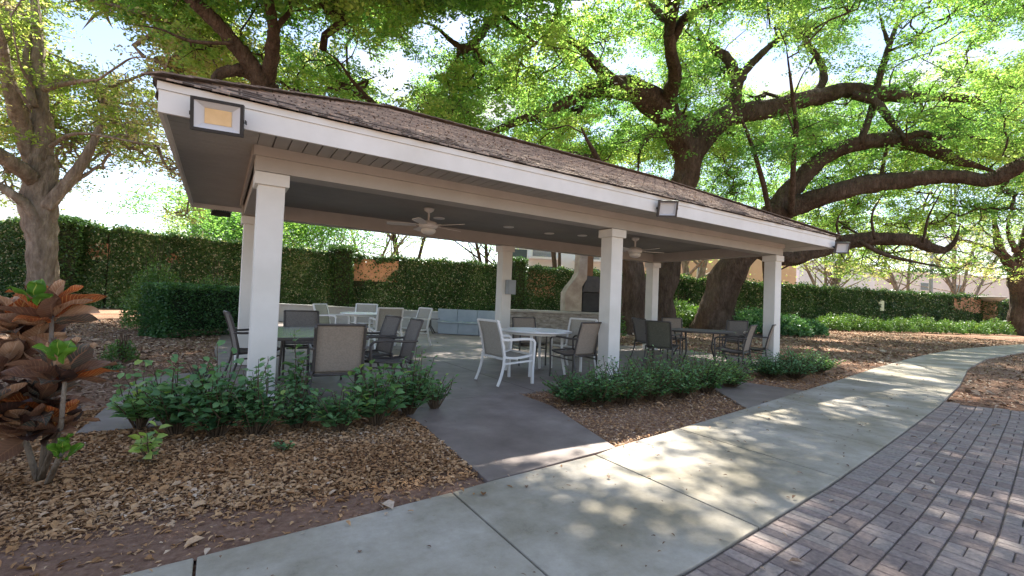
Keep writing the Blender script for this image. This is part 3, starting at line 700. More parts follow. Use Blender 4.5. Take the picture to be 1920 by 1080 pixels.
def creeper_pillar(label, px, t_, H, w, n, urn=False):
    n = int(n*1.8); q = gpt(px, t_); t = thing('wall_pillar', label, 'pillar', (q[0], q[1], 0))
    MB().box((0, 0, H/2-.1), (w, w, H)).build('shaft', STUCCO if urn else VINE, t)
    if urn: MB().lathe((0, 0, H-.1), [(w*.5, 0), (w*.75, .08), (w*1.1, .25), (w*1.35, .42), (w*1.25, .48), (.1, .5)], 20).build('urn_cap', CAPST, t, True)
    k = n; P = rng.uniform(-.5, .5, (k, 3))*[w*1.25, w*1.25, H]; s = rng.integers(0, 2, k); sg = rng.choice([-1, 1], k)
    P[np.arange(k), s] = sg*(w/2+rng.uniform(.02, .22, k)); P[:, 2] += H/2
    if not urn:
        kk = k//3; a = unit(rng.normal(size=(kk, 3)))*rng.uniform(.5, 1.0, (kk, 1))*[w*.95, w*.95, .38]; a[:, 2] += H; P[:kk] = a
    leaf_mesh('creeper_leaves', P, rng.uniform(.1, .19, k), .09, FIGLEAF, t, var=rng.random(k)*.8)
creeper_pillar('square wall pillar smothered in creeper, rising above the wall behind the far white table', 637, 33.5, 4.5, 1.1, 3500)
creeper_pillar('creeper topped wall pillar at the far left behind the pale trunk', 118, 23.6, 4.35, 1.0, 3500)
creeper_pillar('creeper covered wall pillar left of the rear middle column top', 968, 38.5, 4.6, 1.0, 2500)
creeper_pillar('wall pillar with a wide urn shaped cap near the far right trunk', 1857, 41.5, 2.9, .8, 1200, True)

# ------------------------------------------------------------------ buildings beyond the wall
def building(name, label, px0, px1, t0, t1, H, mat, depth=8, wins=(), roof=None, z0=0):
    a, b = gpt(px0, t0), gpt(px1, t1); d = (b-a); L = np.linalg.norm(d); d /= L
    t = thing(name, label, 'building', (a[0], a[1], 0), math.atan2(d[1], d[0]))
    MB().box((L/2, depth/2, (H+z0)/2), (L, depth, H-z0)).build('wall', mat, t)
    MB().box((L/2, depth/2, H+.15), (L+.3, depth+.3, .3)).build('parapet', mat if roof is None else roof, t)
    for (u, z, w, h, kind) in wins:
        if kind == 'w':
            f = MB().box((u*L, -.03, z), (w, .08, h)).build('window', WHITE, t)
            MB().box((u*L, -.08, z), (w-.2, .02, h-.2)).build('pane', WINDOW, f)
        else:   # balcony
            m = MB(); m.box((u*L, -.75, z), (w, 1.5, .25)); f = m.build('balcony', PALEW, t)
            m = MB(); m.box((u*L, -1.5, z+1.05), (w, .06, .06)); k = int(w/.14)
            for q in range(k+1): m.box((u*L-w/2+q*w/k, -1.5, z+.57), (.03, .03, .9))
            m.build('railing', PALEW, f)
    return t
building('apartment_building', 'white apartment block with balconies seen beyond the wall under the pavilion roof', 950, 1150, 60, 62, 9.5, PALEW, 10,
         [(.33, 5.2, 3.4, 1.6, 'w'), (.75, 5.2, 3.2, 1.6, 'w'), (.33, 3.9, 4.2, 0, 'b'), (.75, 3.9, 4.2, 0, 'b'), (.33, 8.0, 3.4, 1.8, 'w'), (.75, 8.0, 3.2, 1.8, 'w'), (.33, 6.9, 4.2, 0, 'b'), (.75, 6.9, 4.2, 0, 'b'), (.10, 7.4, 2.2, 1.4, 'w')])
building('stucco_building', 'pale peach stucco building behind the leaning trunk and right column', 1285, 1492, 52, 58, 8.2, PEACH, 10, [(.12, 5.4, 1.2, 1.5, 'w')])
building('low_building', 'grey-white low building with a dark eave line, right of the peach building', 1497, 1640, 70, 74, 9.0, PALEW, 10, [(.18, 8.0, 5.6, .3, 'w')])
building('cream_building', 'long pale cream building glimpsed through trees beyond the right wall', 1640, 2050, 85, 100, 9.5, CREAM, 12, [(.2, 7, 2.4, 1.6, 'w'), (.34, 7, 2.4, 1.6, 'w'), (.64, 7.0, 2.4, 1.4, 'w')])
def pole(label, px, t_, ytop, r, mat, head=False):
    q = gpt(px, t_); zt = at(px, ytop, t_)[2]
    t = thing('lamp_post', label, 'lamp post', (q[0], q[1], 0))
    MB().tube([(0, 0, 0), (0, 0, zt/2), (0, 0, zt)], [r*1.15, r, r*.85], 12).build('post', mat, t, True)
    MB().tube([(0, 0, 0), (0, 0, .5)], [r*1.9, r*1.5], 12).build('base', mat, t)
    MB().lathe((0, 0, zt), [(r, 0), (r*2.6, .12), (r*2.9, .5), (r*1.2, .75), (.02, .9)], 16).build('lamp_head', mat, t, True)
PGREEN = noisemat('weathered_green_paint', [(.3, (.10, .15, .12)), (.7, (.16, .21, .18))], 4, 4, .6)
PGREY = noisemat('grey_galvanised', [(.3, (.32, .32, .30)), (.7, (.40, .40, .38))], 4, 4, .6)
pole('slim grey-green post beyond the left wall, just left of the pavilion eave', 357, 40, 345, .20, PGREEN)
pole('plain grey post standing beyond the right wall', 1745, 46, 470, .17, PGREY)
q = gpt(1651, 38.5); t = thing('sign_board', 'small blank pale board on a post in front of the right creeper wall', 'sign', (q[0], q[1], 0), -_yaw)
MB().box((0, 0, .7), (.09, .09, 1.4)).build('post', BMETAL, t)
SIGN = noisemat('pale_sign_paint', [(.3, (.62, .64, .50)), (.7, (.70, .72, .58))], 4, 4, .6)
MB().box((0, -.07, 2.0), (.5, .04, .85)).build('board', SIGN, t, bevel=.01)
MB().box((0, 0, 1.55), (.06, .06, .5)).build('bracket', BMETAL, t)
#@@PART2@@
# ------------------------------------------------------------------ trees
def spline(pts, k=6):
    pts = [np.array(p, float) for p in pts]
    q = [2*pts[0]-pts[1]]+pts+[2*pts[-1]-pts[-2]]; out = []
    for i in range(1, len(q)-2):
        for s in range(k):
            u = s/k; out.append(.5*((2*q[i])+(-q[i-1]+q[i+1])*u+(2*q[i-1]-5*q[i]+4*q[i+1]-q[i+2])*u*u+(-q[i-1]+3*q[i]-3*q[i+1]+q[i+2])*u**3))
    return out+[pts[-1]]
NODES = []          # (x, y, z, radius, tree index)
TREES = []
LIMBPX = []         # px, py, t, half width px: keeps foliage from hiding the limbs
def tree(name, label, bark, leaf, trunk, limbs, base=None, cat='tree', group=None, k=6):
    ti = len(TREES); root = None
    for li, L in enumerate([trunk]+limbs):
        pts = [np.append(at(x, y, t), w*.455/FOC*t) for x, y, t, w in L]
        if li == 0 and base is not None: pts[0][:3] = base
        if li and pts[-1][3] < .3: pts[-1][3] *= .3; pts[-2][3] *= .8
        if li and bark is BARK2 and px_left(L): 
            for q in pts: q[3] *= .80
        s = spline(pts, k)
        if root is None: root = thing(name, label, cat, (0, 0, 0), 0, group)
        m = MB()
        P = [q[:3] + (np.array([noise.noise(Vector(q[:3]*.6)), noise.noise(Vector(q[:3]*.6+9)), noise.noise(Vector(q[:3]*.6+17))])*q[3]*.35 if i else 0) for i, q in enumerate(s)]
        r = [max(.008, q[3]) for q in s]
        if li == 0 and base is not None: r[0] *= 1.22; r[1] *= 1.08
        n = 20 if r[0] > .25 else (12 if r[0] > .08 else 6)
        m.tube(P, r, n, jit=.30)
        m.build('trunk' if li == 0 else 'limb', bark, root, smooth=True)
        for a, b in zip(P, r):
            NODES.append((*a, b, ti)); x, y, t = project(a)
            if t > 1: LIMBPX.append((x, y, t, b*FOC/t))
    TREES.append(dict(root=root, leaf=leaf, bark=bark)); return ti
def px_left(l): return l[0][0] < 300
def L(t, *p):        # polyline with one depth, or depth drifting when given as (t0, t1)
    t0, t1 = t if isinstance(t, tuple) else (t, t); n = len(p)
    return [(x, y, t0+(t1-t0)*i/(n-1), w) for i, (x, y, w) in enumerate(p)]
OAK = tree('oak_tree', 'great spreading oak whose forked trunk rises behind the right half of the roof', BARK, OAKLEAF,
    L((21.5, 21), (1238, 624, 58), (1240, 560, 50), (1252, 480, 50), (1270, 400, 50), (1282, 345, 51), (1291, 300, 56), (1292, 262, 62)), [
    L((21, 17), (1290, 285, 50), (1272, 245, 52), (1248, 210, 50), (1215, 184, 50), (1175, 168, 46), (1140, 162, 40), (1090, 178, 26), (1030, 206, 20), (975, 226, 17), (925, 246, 15), (860, 275, 12)),
    L((19, 17), (1172, 172, 34), (1140, 145, 26), (1110, 112, 20), (1080, 82, 14), (1030, 60, 10), (975, 20, 6)),
    L((20.5, 15), (1240, 205, 38), (1252, 175, 32), (1264, 140, 26), (1257, 95, 23), (1254, 45, 19), (1250, -10, 16), (1240, -80, 12)),
    L((18, 12), (1258, 80, 20), (1275, 45, 20), (1305, 18, 18), (1345, 4, 14), (1385, -12, 11), (1450, -60, 8)),
    L((21, 24), (1292, 290, 48), (1318, 258, 50), (1345, 232, 46), (1385, 212, 42), (1440, 200, 37), (1500, 190, 33), (1560, 176, 30), (1600, 170, 28), (1650, 176, 26), (1700, 181, 22), (1760, 181, 18), (1820, 188, 15), (1875, 212, 11), (1925, 235, 7)),
    L((21.5, 22), (1372, 212, 24), (1380, 180, 22), (1376, 135, 21), (1362, 108, 18), (1335, 90, 15), (1310, 60, 10), (1300, 20, 6)),
    L((22, 24), (1378, 175, 18), (1395, 138, 17), (1420, 110, 15), (1448, 82, 12), (1480, 60, 9), (1530, 20, 6)),
    L((23, 24), (1520, 184, 18), (1545, 150, 15), (1535, 110, 12), (1510, 80, 10), (1500, 40, 7)),
    L((22, 20), (1600, 178, 18), (1640, 192, 17), (1662, 215, 15), (1683, 240, 13), (1700, 262, 8)),
    L((20, 16), (1254, 40, 14), (1180, -20, 16), (1090, -8, 16), (1020, -6, 16), (965, 2, 15), (930, 28, 15), (905, 62, 15), (888, 82, 14), (868, 90, 13), (845, 76, 10), (815, 50, 7), (780, 40, 4)),
    L((17, 16), (935, 20, 9), (960, 45, 8), (985, 65, 8), (1006, 80, 6)),
    L((20.5, 20), (1238, 240, 12), (1210, 262, 11), (1199, 285, 9), (1196, 330, 7)),
    L((21, 18), (1110, 178, 12), (1095, 195, 11), (1080, 222, 10), (1072, 240, 6)),
    L((22, 22), (1330, 245, 10), (1300, 222, 9), (1280, 216, 7)),
    L((17, 6), (1256, 60, 18), (1270, -60, 20), (1200, -350, 18), (900, -700, 20))],
    base=at(1238, 624, 21.5)*[1, 1, 0])
LEAN = tree('oak_tree', 'massive leaning oak trunk beyond the right bay, its long limbs sweeping right over the path', BARK, OAKLEAF,
    L((24.5, 22), (1338, 620, 84), (1345, 570, 66), (1364, 520, 60), (1395, 470, 58), (1430, 425, 56), (1468, 392, 52)), [
    L((22.2, 22), (1460, 400, 44), (1492, 352, 38), (1525, 312, 33), (1570, 283, 31), (1620, 268, 31), (1680, 262, 30), (1735, 275, 27), (1790, 300, 20), (1835, 312, 12), (1890, 330, 7)),
    L((22.2, 18), (1462, 402, 42), (1505, 384, 40), (1560, 366, 37), (1640, 347, 35), (1720, 336, 31), (1800, 331, 27), (1850, 338, 28), (1890, 322, 30), (1935, 300, 30), (2010, 270, 26)),
    L((23, 21), (1395, 462, 34), (1438, 477, 31), (1480, 486, 30), (1525, 472, 31), (1570, 459, 31), (1620, 450, 27), (1700, 449, 24), (1740, 463, 20), (1768, 468, 14), (1785, 458, 10), (1795, 440, 6), (1800, 420, 3)),
    L((21, 20), (1690, 262, 15), (1722, 250, 14), (1760, 258, 13), (1800, 255, 10), (1850, 262, 6)),
    L((21, 21), (1610, 452, 9), (1660, 478, 8), (1720, 492, 6), (1790, 505, 4)),
    L((21, 20), (1580, 456, 6), (1568, 420, 5), (1584, 385, 3)),
    L((21, 20), (1640, 448, 6), (1636, 400, 5), (1668, 345, 3)),
    L((21, 20), (1730, 455, 6), (1742, 405, 5), (1770, 350, 3)),
    L((22, 22), (1650, 345, 8), (1660, 290, 8), (1690, 200, 7)),
    L((21.5, 17), (1484, 400, 13), (1486, 360, 12), (1489, 300, 10), (1492, 230, 9), (1483, 155, 7), (1474, 85, 5)),
    L((22, 17), (1446, 412, 12), (1440, 390, 11), (1420, 303, 9), (1392, 228, 7), (1364, 180, 5)),
    L((21.8, 22), (1612, 270, 15), (1630, 215, 14), (1648, 150, 13), (1662, 105, 12), (1678, 55, 10), (1702, -10, 8)),
    L(22, (1668, 85, 9), (1655, 48, 7), (1648, 20, 5)), L(18, (1490, 250, 4), (1470, 200, 3), (1445, 180, 2)), L(18, (1488, 180, 4), (1505, 140, 3), (1520, 120, 2))],
    base=at(1338, 620, 24.5)*[1, 1, 0])
SIDE = tree('oak_tree', 'oak with a thick straight trunk behind the rear right column, left of the forked trunk', BARK, OAKLEAF,
    L((20, 18), (1190, 622, 56), (1188, 560, 46), (1184, 490, 44), (1165, 410, 44), (1130, 340, 42), (1080, 300, 38), (1035, 296, 26), (960, 300, 16)), [
    L((16, 14), (960, 300, 14), (800, 260, 13), (722, 215, 13), (690, 185, 12), (650, 170, 9), (600, 165, 6), (560, 172, 4)),
    L((14.5, 14), (700, 195, 8), (660, 150, 7), (635, 115, 5), (600, 90, 3)),
    L((17, 12), (1140, 350, 22), (1120, 300, 16), (1090, 240, 12))], base=at(1190, 622, 20)*[1, 1, 0])
BACK = tree('oak_tree', 'oak behind the near left column, bare limbs forking above the left roof end', BARK, OAKLEAF,
    L((14, 13), (492, 606, 44), (490, 500, 36), (496, 380, 36), (500, 260, 40), (502, 190, 44), (500, 155, 44)), [
    L((13, 11), (500, 165, 40), (472, 122, 32), (432, 75, 28), (396, 35, 26), (355, -5, 24), (300, -60, 20), (200, -200, 14)),
    L((13, 11), (501, 160, 32), (508, 105, 26), (513, 55, 22), (506, 5, 19), (500, -60, 15), (560, -250, 10)),
    L((13, 12), (490, 145, 26), (455, 132, 24), (425, 135, 22), (405, 143, 18), (398, 160, 10)),
    L((13, 12), (512, 60, 12), (530, 38, 11), (545, 18, 10), (540, -20, 8)),
    L((12, 11), (440, 82, 8), (360, 78, 8), (300, 55, 5), (240, 45, 3))], base=at(492, 606, 14)*[1, 1, 0])
LEFT = tree('shade_tree', 'pale barked tree on the far left, forking into many limbs above the creeper wall', BARK2, PALELEAF,
    L((16, 15.5), (84, 600, 52), (84, 520, 46), (82, 450, 46), (80, 390, 54), (76, 330, 52), (74, 290, 48)), [
    L((15.5, 15), (76, 300, 48), (78, 240, 44), (74, 180, 36), (70, 110, 27), (68, 40, 20), (64, -40, 16), (80, -160, 10)),
    L((15.5, 13), (66, 310, 40), (44, 240, 36), (30, 190, 34), (14, 130, 25), (4, 70, 20), (-20, 0, 15)),
    L((15.5, 14), (78, 420, 24), (50, 385, 23), (20, 362, 20), (-30, 330, 18), (-90, 300, 12)),
    L((15.5, 13), (68, 345, 40), (40, 315, 38), (0, 290, 34), (-50, 270, 28), (-120, 220, 18)),
    L((15.5, 16), (88, 390, 30), (120, 350, 28), (150, 310, 24), (175, 265, 18), (190, 225, 13), (188, 190, 8)),
    L((15.7, 16), (110, 375, 13), (140, 340, 12), (165, 325, 10), (200, 300, 6)),
    L((15, 14), (94, 275, 10), (122, 256, 9), (155, 250, 8), (200, 256, 7), (260, 268, 5), (320, 280, 3)),
    L((15, 14), (82, 168, 15), (120, 158, 13), (160, 152, 11), (188, 148, 6)),
    L((14, 13), (180, 152, 5), (220, 125, 5), (250, 108, 4), (290, 112, 3), (315, 130, 2)),
    L((15, 15), (64, 200, 20), (48, 110, 16), (58, 60, 12)),
    L((14, 13), (60, 205, 9), (20, 150, 8), (-20, 110, 6)),
    L((14, 13), (64, 165, 8), (38, 120, 7), (20, 30, 5))], base=at(84, 600, 16)*[1, 1, 0])
RIGHT = tree('shade_tree', 'dark trunk at the far right edge with low spreading branches, beyond the path', BARK, PALELEAF,
    L((38, 37), (1912, 628, 30), (1909, 570, 27), (1907, 520, 28), (1904, 490, 30)), [
    L((37, 34), (1898, 505, 22), (1878, 470, 15), (1868, 430, 12), (1858, 380, 7)),
    L((37, 33), (1904, 500, 26), (1925, 450, 22), (1935, 380, 16), (1900, 300, 9)),
    L((36, 33), (1880, 480, 9), (1840, 460, 8), (1790, 448, 5), (1740, 440, 3)),
    L((36, 34), (1905, 470, 12), (1890, 430, 8), (1895, 390, 5))], base=at(1908, 628, 38)*[1, 1, 0])
# clumps of foliage: sampled through the depth of the crowns
GAPS = [(740, 176, 34, 30), (705, 112, 62, 24), (835, 55, 60, 34), (1185, 118, 42, 36), (1395, 75, 42, 36), (1632, 70, 38, 46), (1450, 135, 52, 36), (1080, 150, 20, 14), (600, 55, 34, 18),
        (935, 205, 24, 14), (1905, 72, 34, 34), (1005, 25, 18, 16), (1560, 130, 26, 18), (210, 85, 90, 46), (300, 170, 30, 14), (260, 360, 80, 36), (60, 440, 60, 26), (1010, 110, 22, 16),
        (800, 130, 30, 16), (1720, 120, 20, 14), (520, 60, 10, 10), (660, 205, 10, 8), (1100, 250, 22, 12), (1290, 30, 16, 16), (1870, 110, 22, 14), (1150, 235, 12, 10), (120, 60, 26, 40), (330, 260, 20, 20)]
LP = np.array(LIMBPX)
def clump_ok(c, noiseT):
    x, y, t = project(c)
    if t < 1: return True
    for gx, gy, rx, ry in GAPS:
        if ((x-gx)/(rx+14))**2+((y-gy)/(ry+14))**2 < 1: return False
    rpx = .45*FOC/t
    d = np.hypot(LP[:, 0]-x, LP[:, 1]-y); hit = (d < LP[:, 3]+rpx*.9) & (LP[:, 2] > t-.3) & (LP[:, 3] > 6)
    if hit.any() and random.random() < .88: return False
    return noise.noise(Vector(c*.33)) > noiseT
CL = []     # x, y, z, size, leaf count, kind
def sample(n, x0, x1, y0, y1, t0, t1, thr, size, cnt, cond=None, zmax=22, kind=0):
    k = 0; tries = 0
    while k < n and tries < n*30:
        tries += 1
        x = random.uniform(x0, x1); y = random.uniform(y0, y1); t = random.uniform(t0**2, t1**2)**.5
        if cond and not cond(x, y): continue
        c = at(x, y, t)
        if c[2] > zmax+8*math.sin(x*.01) or c[2] < 3.0: continue
        if not clump_ok(c, thr): continue
        CL.append((*c, size*random.uniform(.7, 1.35), int(cnt*random.uniform(.6, 1.4)), kind)); k += 1
roofline = lambda x: np.interp(x, [300, 520, 800, 1000, 1210, 1350, 1567], [155, 172, 215, 265, 325, 375, 447])
sample(1250, 330, 1150, -120, 330, 13, 28, -.30, .66, 260, lambda x, y: y < roofline(x)+20)
sample(1250, 1050, 1960, -120, 300, 17, 32, -.30, .76, 260)
sample(600, 1080, 1960, 240, 430, 22, 34, -.2, .76, 220, lambda x, y: y < roofline(x)+15)
sample(480, -100, 345, -60, 270, 13, 20, -.2, .66, 120, None, 17, 1)
sample(200, 0, 400, 230, 405, 14, 20, -.1, .55, 40, None, 17, 1)
sample(170, 1560, 1960, 400, 520, 22, 36, -.15, .55, 120, None, 17, 1)
sample(160, 200, 420, -60, 130, 12, 18, -.25, .6, 220)
# overhead, out of frame: unseen foliage added to shade the path
k = 0
while k < 2000:
    c = np.array([random.uniform(-1.5, 21), random.uniform(1.0, 15), random.uniform(8.5, 13)])
    x, y, t = project(c)
    if t > 0 and -200 < x < 2120 and y > -25: continue
    k += 1
    if noise.noise(Vector(c*.42+5)) < -.28: continue
    CL.append((*c, random.uniform(.7, 1.0), 120, 2))
CL = np.array(CL)
# openings in the crowns that let sun through: onto the roof, the patio behind and the path
SD = np.array(sdir)
SUNSPOTS = [((3.4, 3.4, 0), .2), ((4.5, 3.9, 0), .15), ((4.4, 5.9, 0), .1), ((8.4, 3.2, 0), .1), ((1.2, -.2, 3.2), .6), ((2.6, .1, 3.4), .5), ((4.2, -.4, 3.1), .7), ((5.6, .3, 3.5), .5), ((6.9, -.2, 3.2), .7), ((8.3, .2, 3.3), .5), ((9.6, -.4, 3.1), .6),
    ((3.15, -3.4, 0), .0), ((4.4, -3.1, 0), .0), ((1.65, -3.45, 0), .12), ((1.95, -3.75, 0), .12), ((2.6, -3.9, 0), .1), ((3.6, -4.5, 0), .05), ((6.9, -2.9, 0), .05), ((9.5, -2.2, 0), .15), ((11.5, -1.8, 0), .3), ((14, -1.2, 0), .5), ((6.3, -4.4, 0), .05), ((10.5, -4.5, 0), .7), ((13, .5, 0), .4), ((17, 2, 0), .7),
    ((-2.6, 5.6, 0), .2), ((-4.5, 9, 0), .4)]
ok_ = np.ones(len(CL), bool)
for p_, r_ in SUNSPOTS:
    v = CL[:, :3]-np.array(p_); al = v@SD; d_ = np.linalg.norm(v-al[:, None]*SD, axis=1); ok_ &= ~((al > 0) & (d_ < r_+.40))
CL = CL[ok_]
# branch network: each clump joins its nearest limb or an already joined clump
ND = np.array(NODES); npos = [ND[:, :3]]; d0 = np.array([np.min(np.linalg.norm(ND[:, :3]-c[:3], axis=1)) for c in CL]); order = np.argsort(d0)
pos = np.concatenate([ND[:, :3], np.zeros((len(CL), 3))]); par = -np.ones(len(pos), int); tid = np.concatenate([ND[:, 4], np.zeros(len(CL))]).astype(int)
cnt_ = len(ND); idx_of = {}; pen = np.concatenate([np.zeros(len(ND)), np.full(len(CL), .25)])
for ci in order:
    c = CL[ci, :3]; dd = np.linalg.norm(pos[:cnt_]-c, axis=1)+pen[:cnt_]
    if CL[ci, 5] == 1: pass
    j = int(np.argmin(dd))
    if dd[j] > 3.6: continue
    pos[cnt_] = c; par[cnt_] = j; tid[cnt_] = tid[j]; idx_of[ci] = cnt_; cnt_ += 1
load = np.ones(cnt_)
for i in range(cnt_-1, len(ND)-1, -1):
    if par[i] >= len(ND): load[par[i]] += load[i]
tw = {}
for i in range(len(ND), cnt_):
    j = par[i]; a, b = pos[j], pos[i]; Ld = np.linalg.norm(b-a)
    m = tw.setdefault(tid[i], MB()); r1 = .011*load[i]**.42; r0 = min(.011*(load[i]+1)**.45+.006, .12)
    o1 = rng.normal(size=3)*Ld*.10; o2 = rng.normal(size=3)*Ld*.10; o1[2] += Ld*.07
    m.tube([a, a+(b-a)*.33+o1, a+(b-a)*.68+o2, b], [r0, r0*.85+r1*.15, r1*1.15, r1], 5, False)
    # a few bare twigs fanning into the clump
    for q in range(3):
        e = b+rng.normal(size=3)*[.5, .5, .32]; m.tube([b, (b+e)/2+rng.normal(size=3)*.06, e], [r1*.7, r1*.5, .004], 3, False)
for ti, m in tw.items(): m.build('branches', TREES[ti]['bark'], TREES[ti]['root'], smooth=True)
by = {}
for ci in idx_of:
    by.setdefault(tid[idx_of[ci]], []).append(ci)
for ti, ids in by.items():
    P, V, S = [], [], []
    for ci in ids:
        c = CL[ci]; n = int(c[4]); sz = c[3]
        if c[5] != 1 and TREES[ti]['leaf'] is PALELEAF: n = int(n*.6)
        # several sub-sprays inside each clump give the broken, feathery outline
        ns = 9; sub = rng.normal(size=(ns, 3))*sz*[.66, .66, .36]; w = rng.integers(0, ns, n)
        q = c[:3]+sub[w]+rng.normal(size=(n, 3))*sz*[.21, .21, .09]
        P.append(q); base = .62+.7*noise.noise(Vector(c[:3]*.30))+.15*random.gauss(0, 1)
        V.append(np.clip(base+rng.normal(size=n)*.13, 0, 1)); S.append(np.full(n, .12 if c[5] != 2 else .16)*rng.uniform(.75, 1.3, n))
    P = np.concatenate(P); S = np.concatenate(S); V = np.concatenate(V)
    leaf_mesh('crown', P, S, S*.5, TREES[ti]['leaf'], TREES[ti]['root'], var=V, upbias=.5)

# trees beyond the walls
def far_tree(label, px, t_, ytop, spread, stems, leaf, bark, dens, base_y=None, rr=.16, kind='far_tree'):
    q = gpt(px, t_); zt = at(px, ytop, t_)[2]; root = thing('background_tree', label, 'tree', (0, 0, 0), 0, 'trees beyond the walls')
    cl = []
    tr = MB(); lm = MB()
    for s in range(stems):
        a = rng.uniform(-1, 1) if stems > 1 else 0
        d = RX[:2]*a*spread*.55+rng.normal(size=2)*.4; b = np.array([q[0]+RX[0]*a*.6, q[1]+RX[1]*a*.6, 0]); e = np.array([q[0]+d[0], q[1]+d[1], zt*.72])
        mid = b*.55+e*.45+np.array([-d[0]*.2, -d[1]*.2, 0])
        s_ = spline([np.append(b, rr*1.3), np.append(mid, rr), np.append(e, rr*.45)], 6); (tr if stems == 1 or s == 0 else tr).tube([v[:3] for v in s_], [v[3] for v in s_], 8, jit=.2)
        for k in range(9):
            v = s_[random.randint(5, len(s_)-1)]; e2 = v[:3]+np.array([*(rng.normal(size=2)*spread*.33), random.uniform(.1, .35)*zt]); e2[2] = min(e2[2], zt)
            lm.tube([v[:3], (v[:3]+e2)/2+rng.normal(size=3)*.25, e2], [v[3]*.5, v[3]*.3, .02], 5, False); cl.append(e2)
            for u in range(2):
                e3 = e2+rng.normal(size=3)*[spread*.16, spread*.16, .8]; lm.tube([e2, e3], [.03, .01], 4, False); cl.append(e3)
    tr.build('trunk', bark, root, smooth=True); lm.build('branches', bark, root)
    P, V = [], []
    for c in cl:
        n = int(dens*random.uniform(.4, 1.4)); P.append(c+rng.normal(size=(n, 3))*[.85, .85, .55]); V.append(np.clip(rng.normal(size=n)*.15+.5+.6*noise.noise(Vector(c*.2)), 0, 1))
    P = np.concatenate(P); leaf_mesh('crown', P, .24, .12, leaf, root, var=np.concatenate(V), upbias=.4)
far_tree('pale multi stemmed tree fanning up beyond the right wall, just past the roof end', 1550, 50, 395, 7, 6, PALELEAF, BARK2, 26)
far_tree('twin stemmed tree seen through the right bay behind the creeper wall', 1300, 44, 300, 7, 3, OAKLEAF, BARK2, 60, rr=.3)
far_tree('slim forked tree beyond the wall, left of the rear middle column', 915, 46, 330, 7, 3, OAKLEAF, BARK, 40, rr=.2)
far_tree('bright green tree beyond the left wall, seen under the near corner of the roof', 425, 40, 385, 6, 4, OAKLEAF, BARK2, 260)
far_tree('bushy green tree beyond the wall, framed between the near left column and the fan', 570, 42, 395, 7, 4, OAKLEAF, BARK2, 230)
far_tree('airy grey-green tree beyond the pillar, its twigs nearly bare', 690, 48, 360, 9, 3, PALELEAF, BARK2, 45)
far_tree('rounded light green tree far beyond the wall left of the slim post', 325, 70, 405, 6, 1, PALELEAF, BARK2, 110)
far_tree('fresh green tree behind the grey post on the right', 1700, 55, 380, 10, 3, OAKLEAF, BARK2, 60)
far_tree('half bare pinkish tree between the grey post and the far right trunk', 1810, 58, 410, 10, 4, PALELEAF, BARK2, 30)
far_tree('feathery green tree high behind the sapling stems', 1440, 48, 240, 11, 3, OAKLEAF, BARK, 90)
far_tree('tall green tree behind the roof ridge', 1050, 52, 150, 14, 3, OAKLEAF, BARK, 150)
far_tree('tall green tree behind the left part of the roof', 760, 50, 120, 13, 3, OAKLEAF, BARK, 110)
far_tree('tall hazy green tree at the upper right behind the limbs', 1790, 60, 200, 15, 3, OAKLEAF, BARK2, 130)

# ------------------------------------------------------------------ hedges and shrubs
TWIG = noisemat('shrub_twig', [(.3, (.06, .04, .025)), (.7, (.12, .085, .055))], 20, 4, .9)
DEEP = noisemat('hedge_inner_shade', [(.3, (.008, .018, .008)), (.7, (.02, .035, .014))], 12, 5, .95)
a, b = np.array([-1.42, 8.15]), np.array([.75, 9.9]); d = (b-a)/np.linalg.norm(b-a); nn = np.array([-d[1], d[0]])
t = thing('clipped_hedge', 'square clipped dark green hedge block left of the pavilion', 'hedge', (a[0], a[1], 0), math.atan2(d[1], d[0]))
Lh, Wh, Hh = 3.0, .95, 1.28
MB().box((Lh/2, Wh/2, Hh/2+.03), (Lh-.3, Wh-.3, Hh-.28)).build('stems', DEEP, t)  # solid dark box behind the leaves, inner shade put into its colour
k = 22000; P = rng.uniform(0, 1, (k, 3))*[Lh, Wh, Hh]; f = rng.integers(0, 5, k); dp = rng.random(k)**2*.2-.03
P[f == 0, 1] = dp[f == 0]; P[f == 1, 1] = Wh-dp[f == 1]; P[f == 2, 0] = dp[f == 2]; P[f == 3, 0] = Lh-dp[f == 3]; P[f == 4, 2] = Hh-dp[f == 4]
P += np.array([[noise.noise(Vector(q*2))*.10, noise.noise(Vector(q*2+5))*.10, noise.noise(Vector(q*1.7+9))*.08] for q in P]); P[:, 2] = np.maximum(P[:, 2], .02)
leaf_mesh('foliage', P, rng.uniform(.05, .085, k), .035, HEDGELEAF, t, var=np.clip(rng.random(k)*.7+.3*(P[:, 2] > Hh-.12), 0, 1))
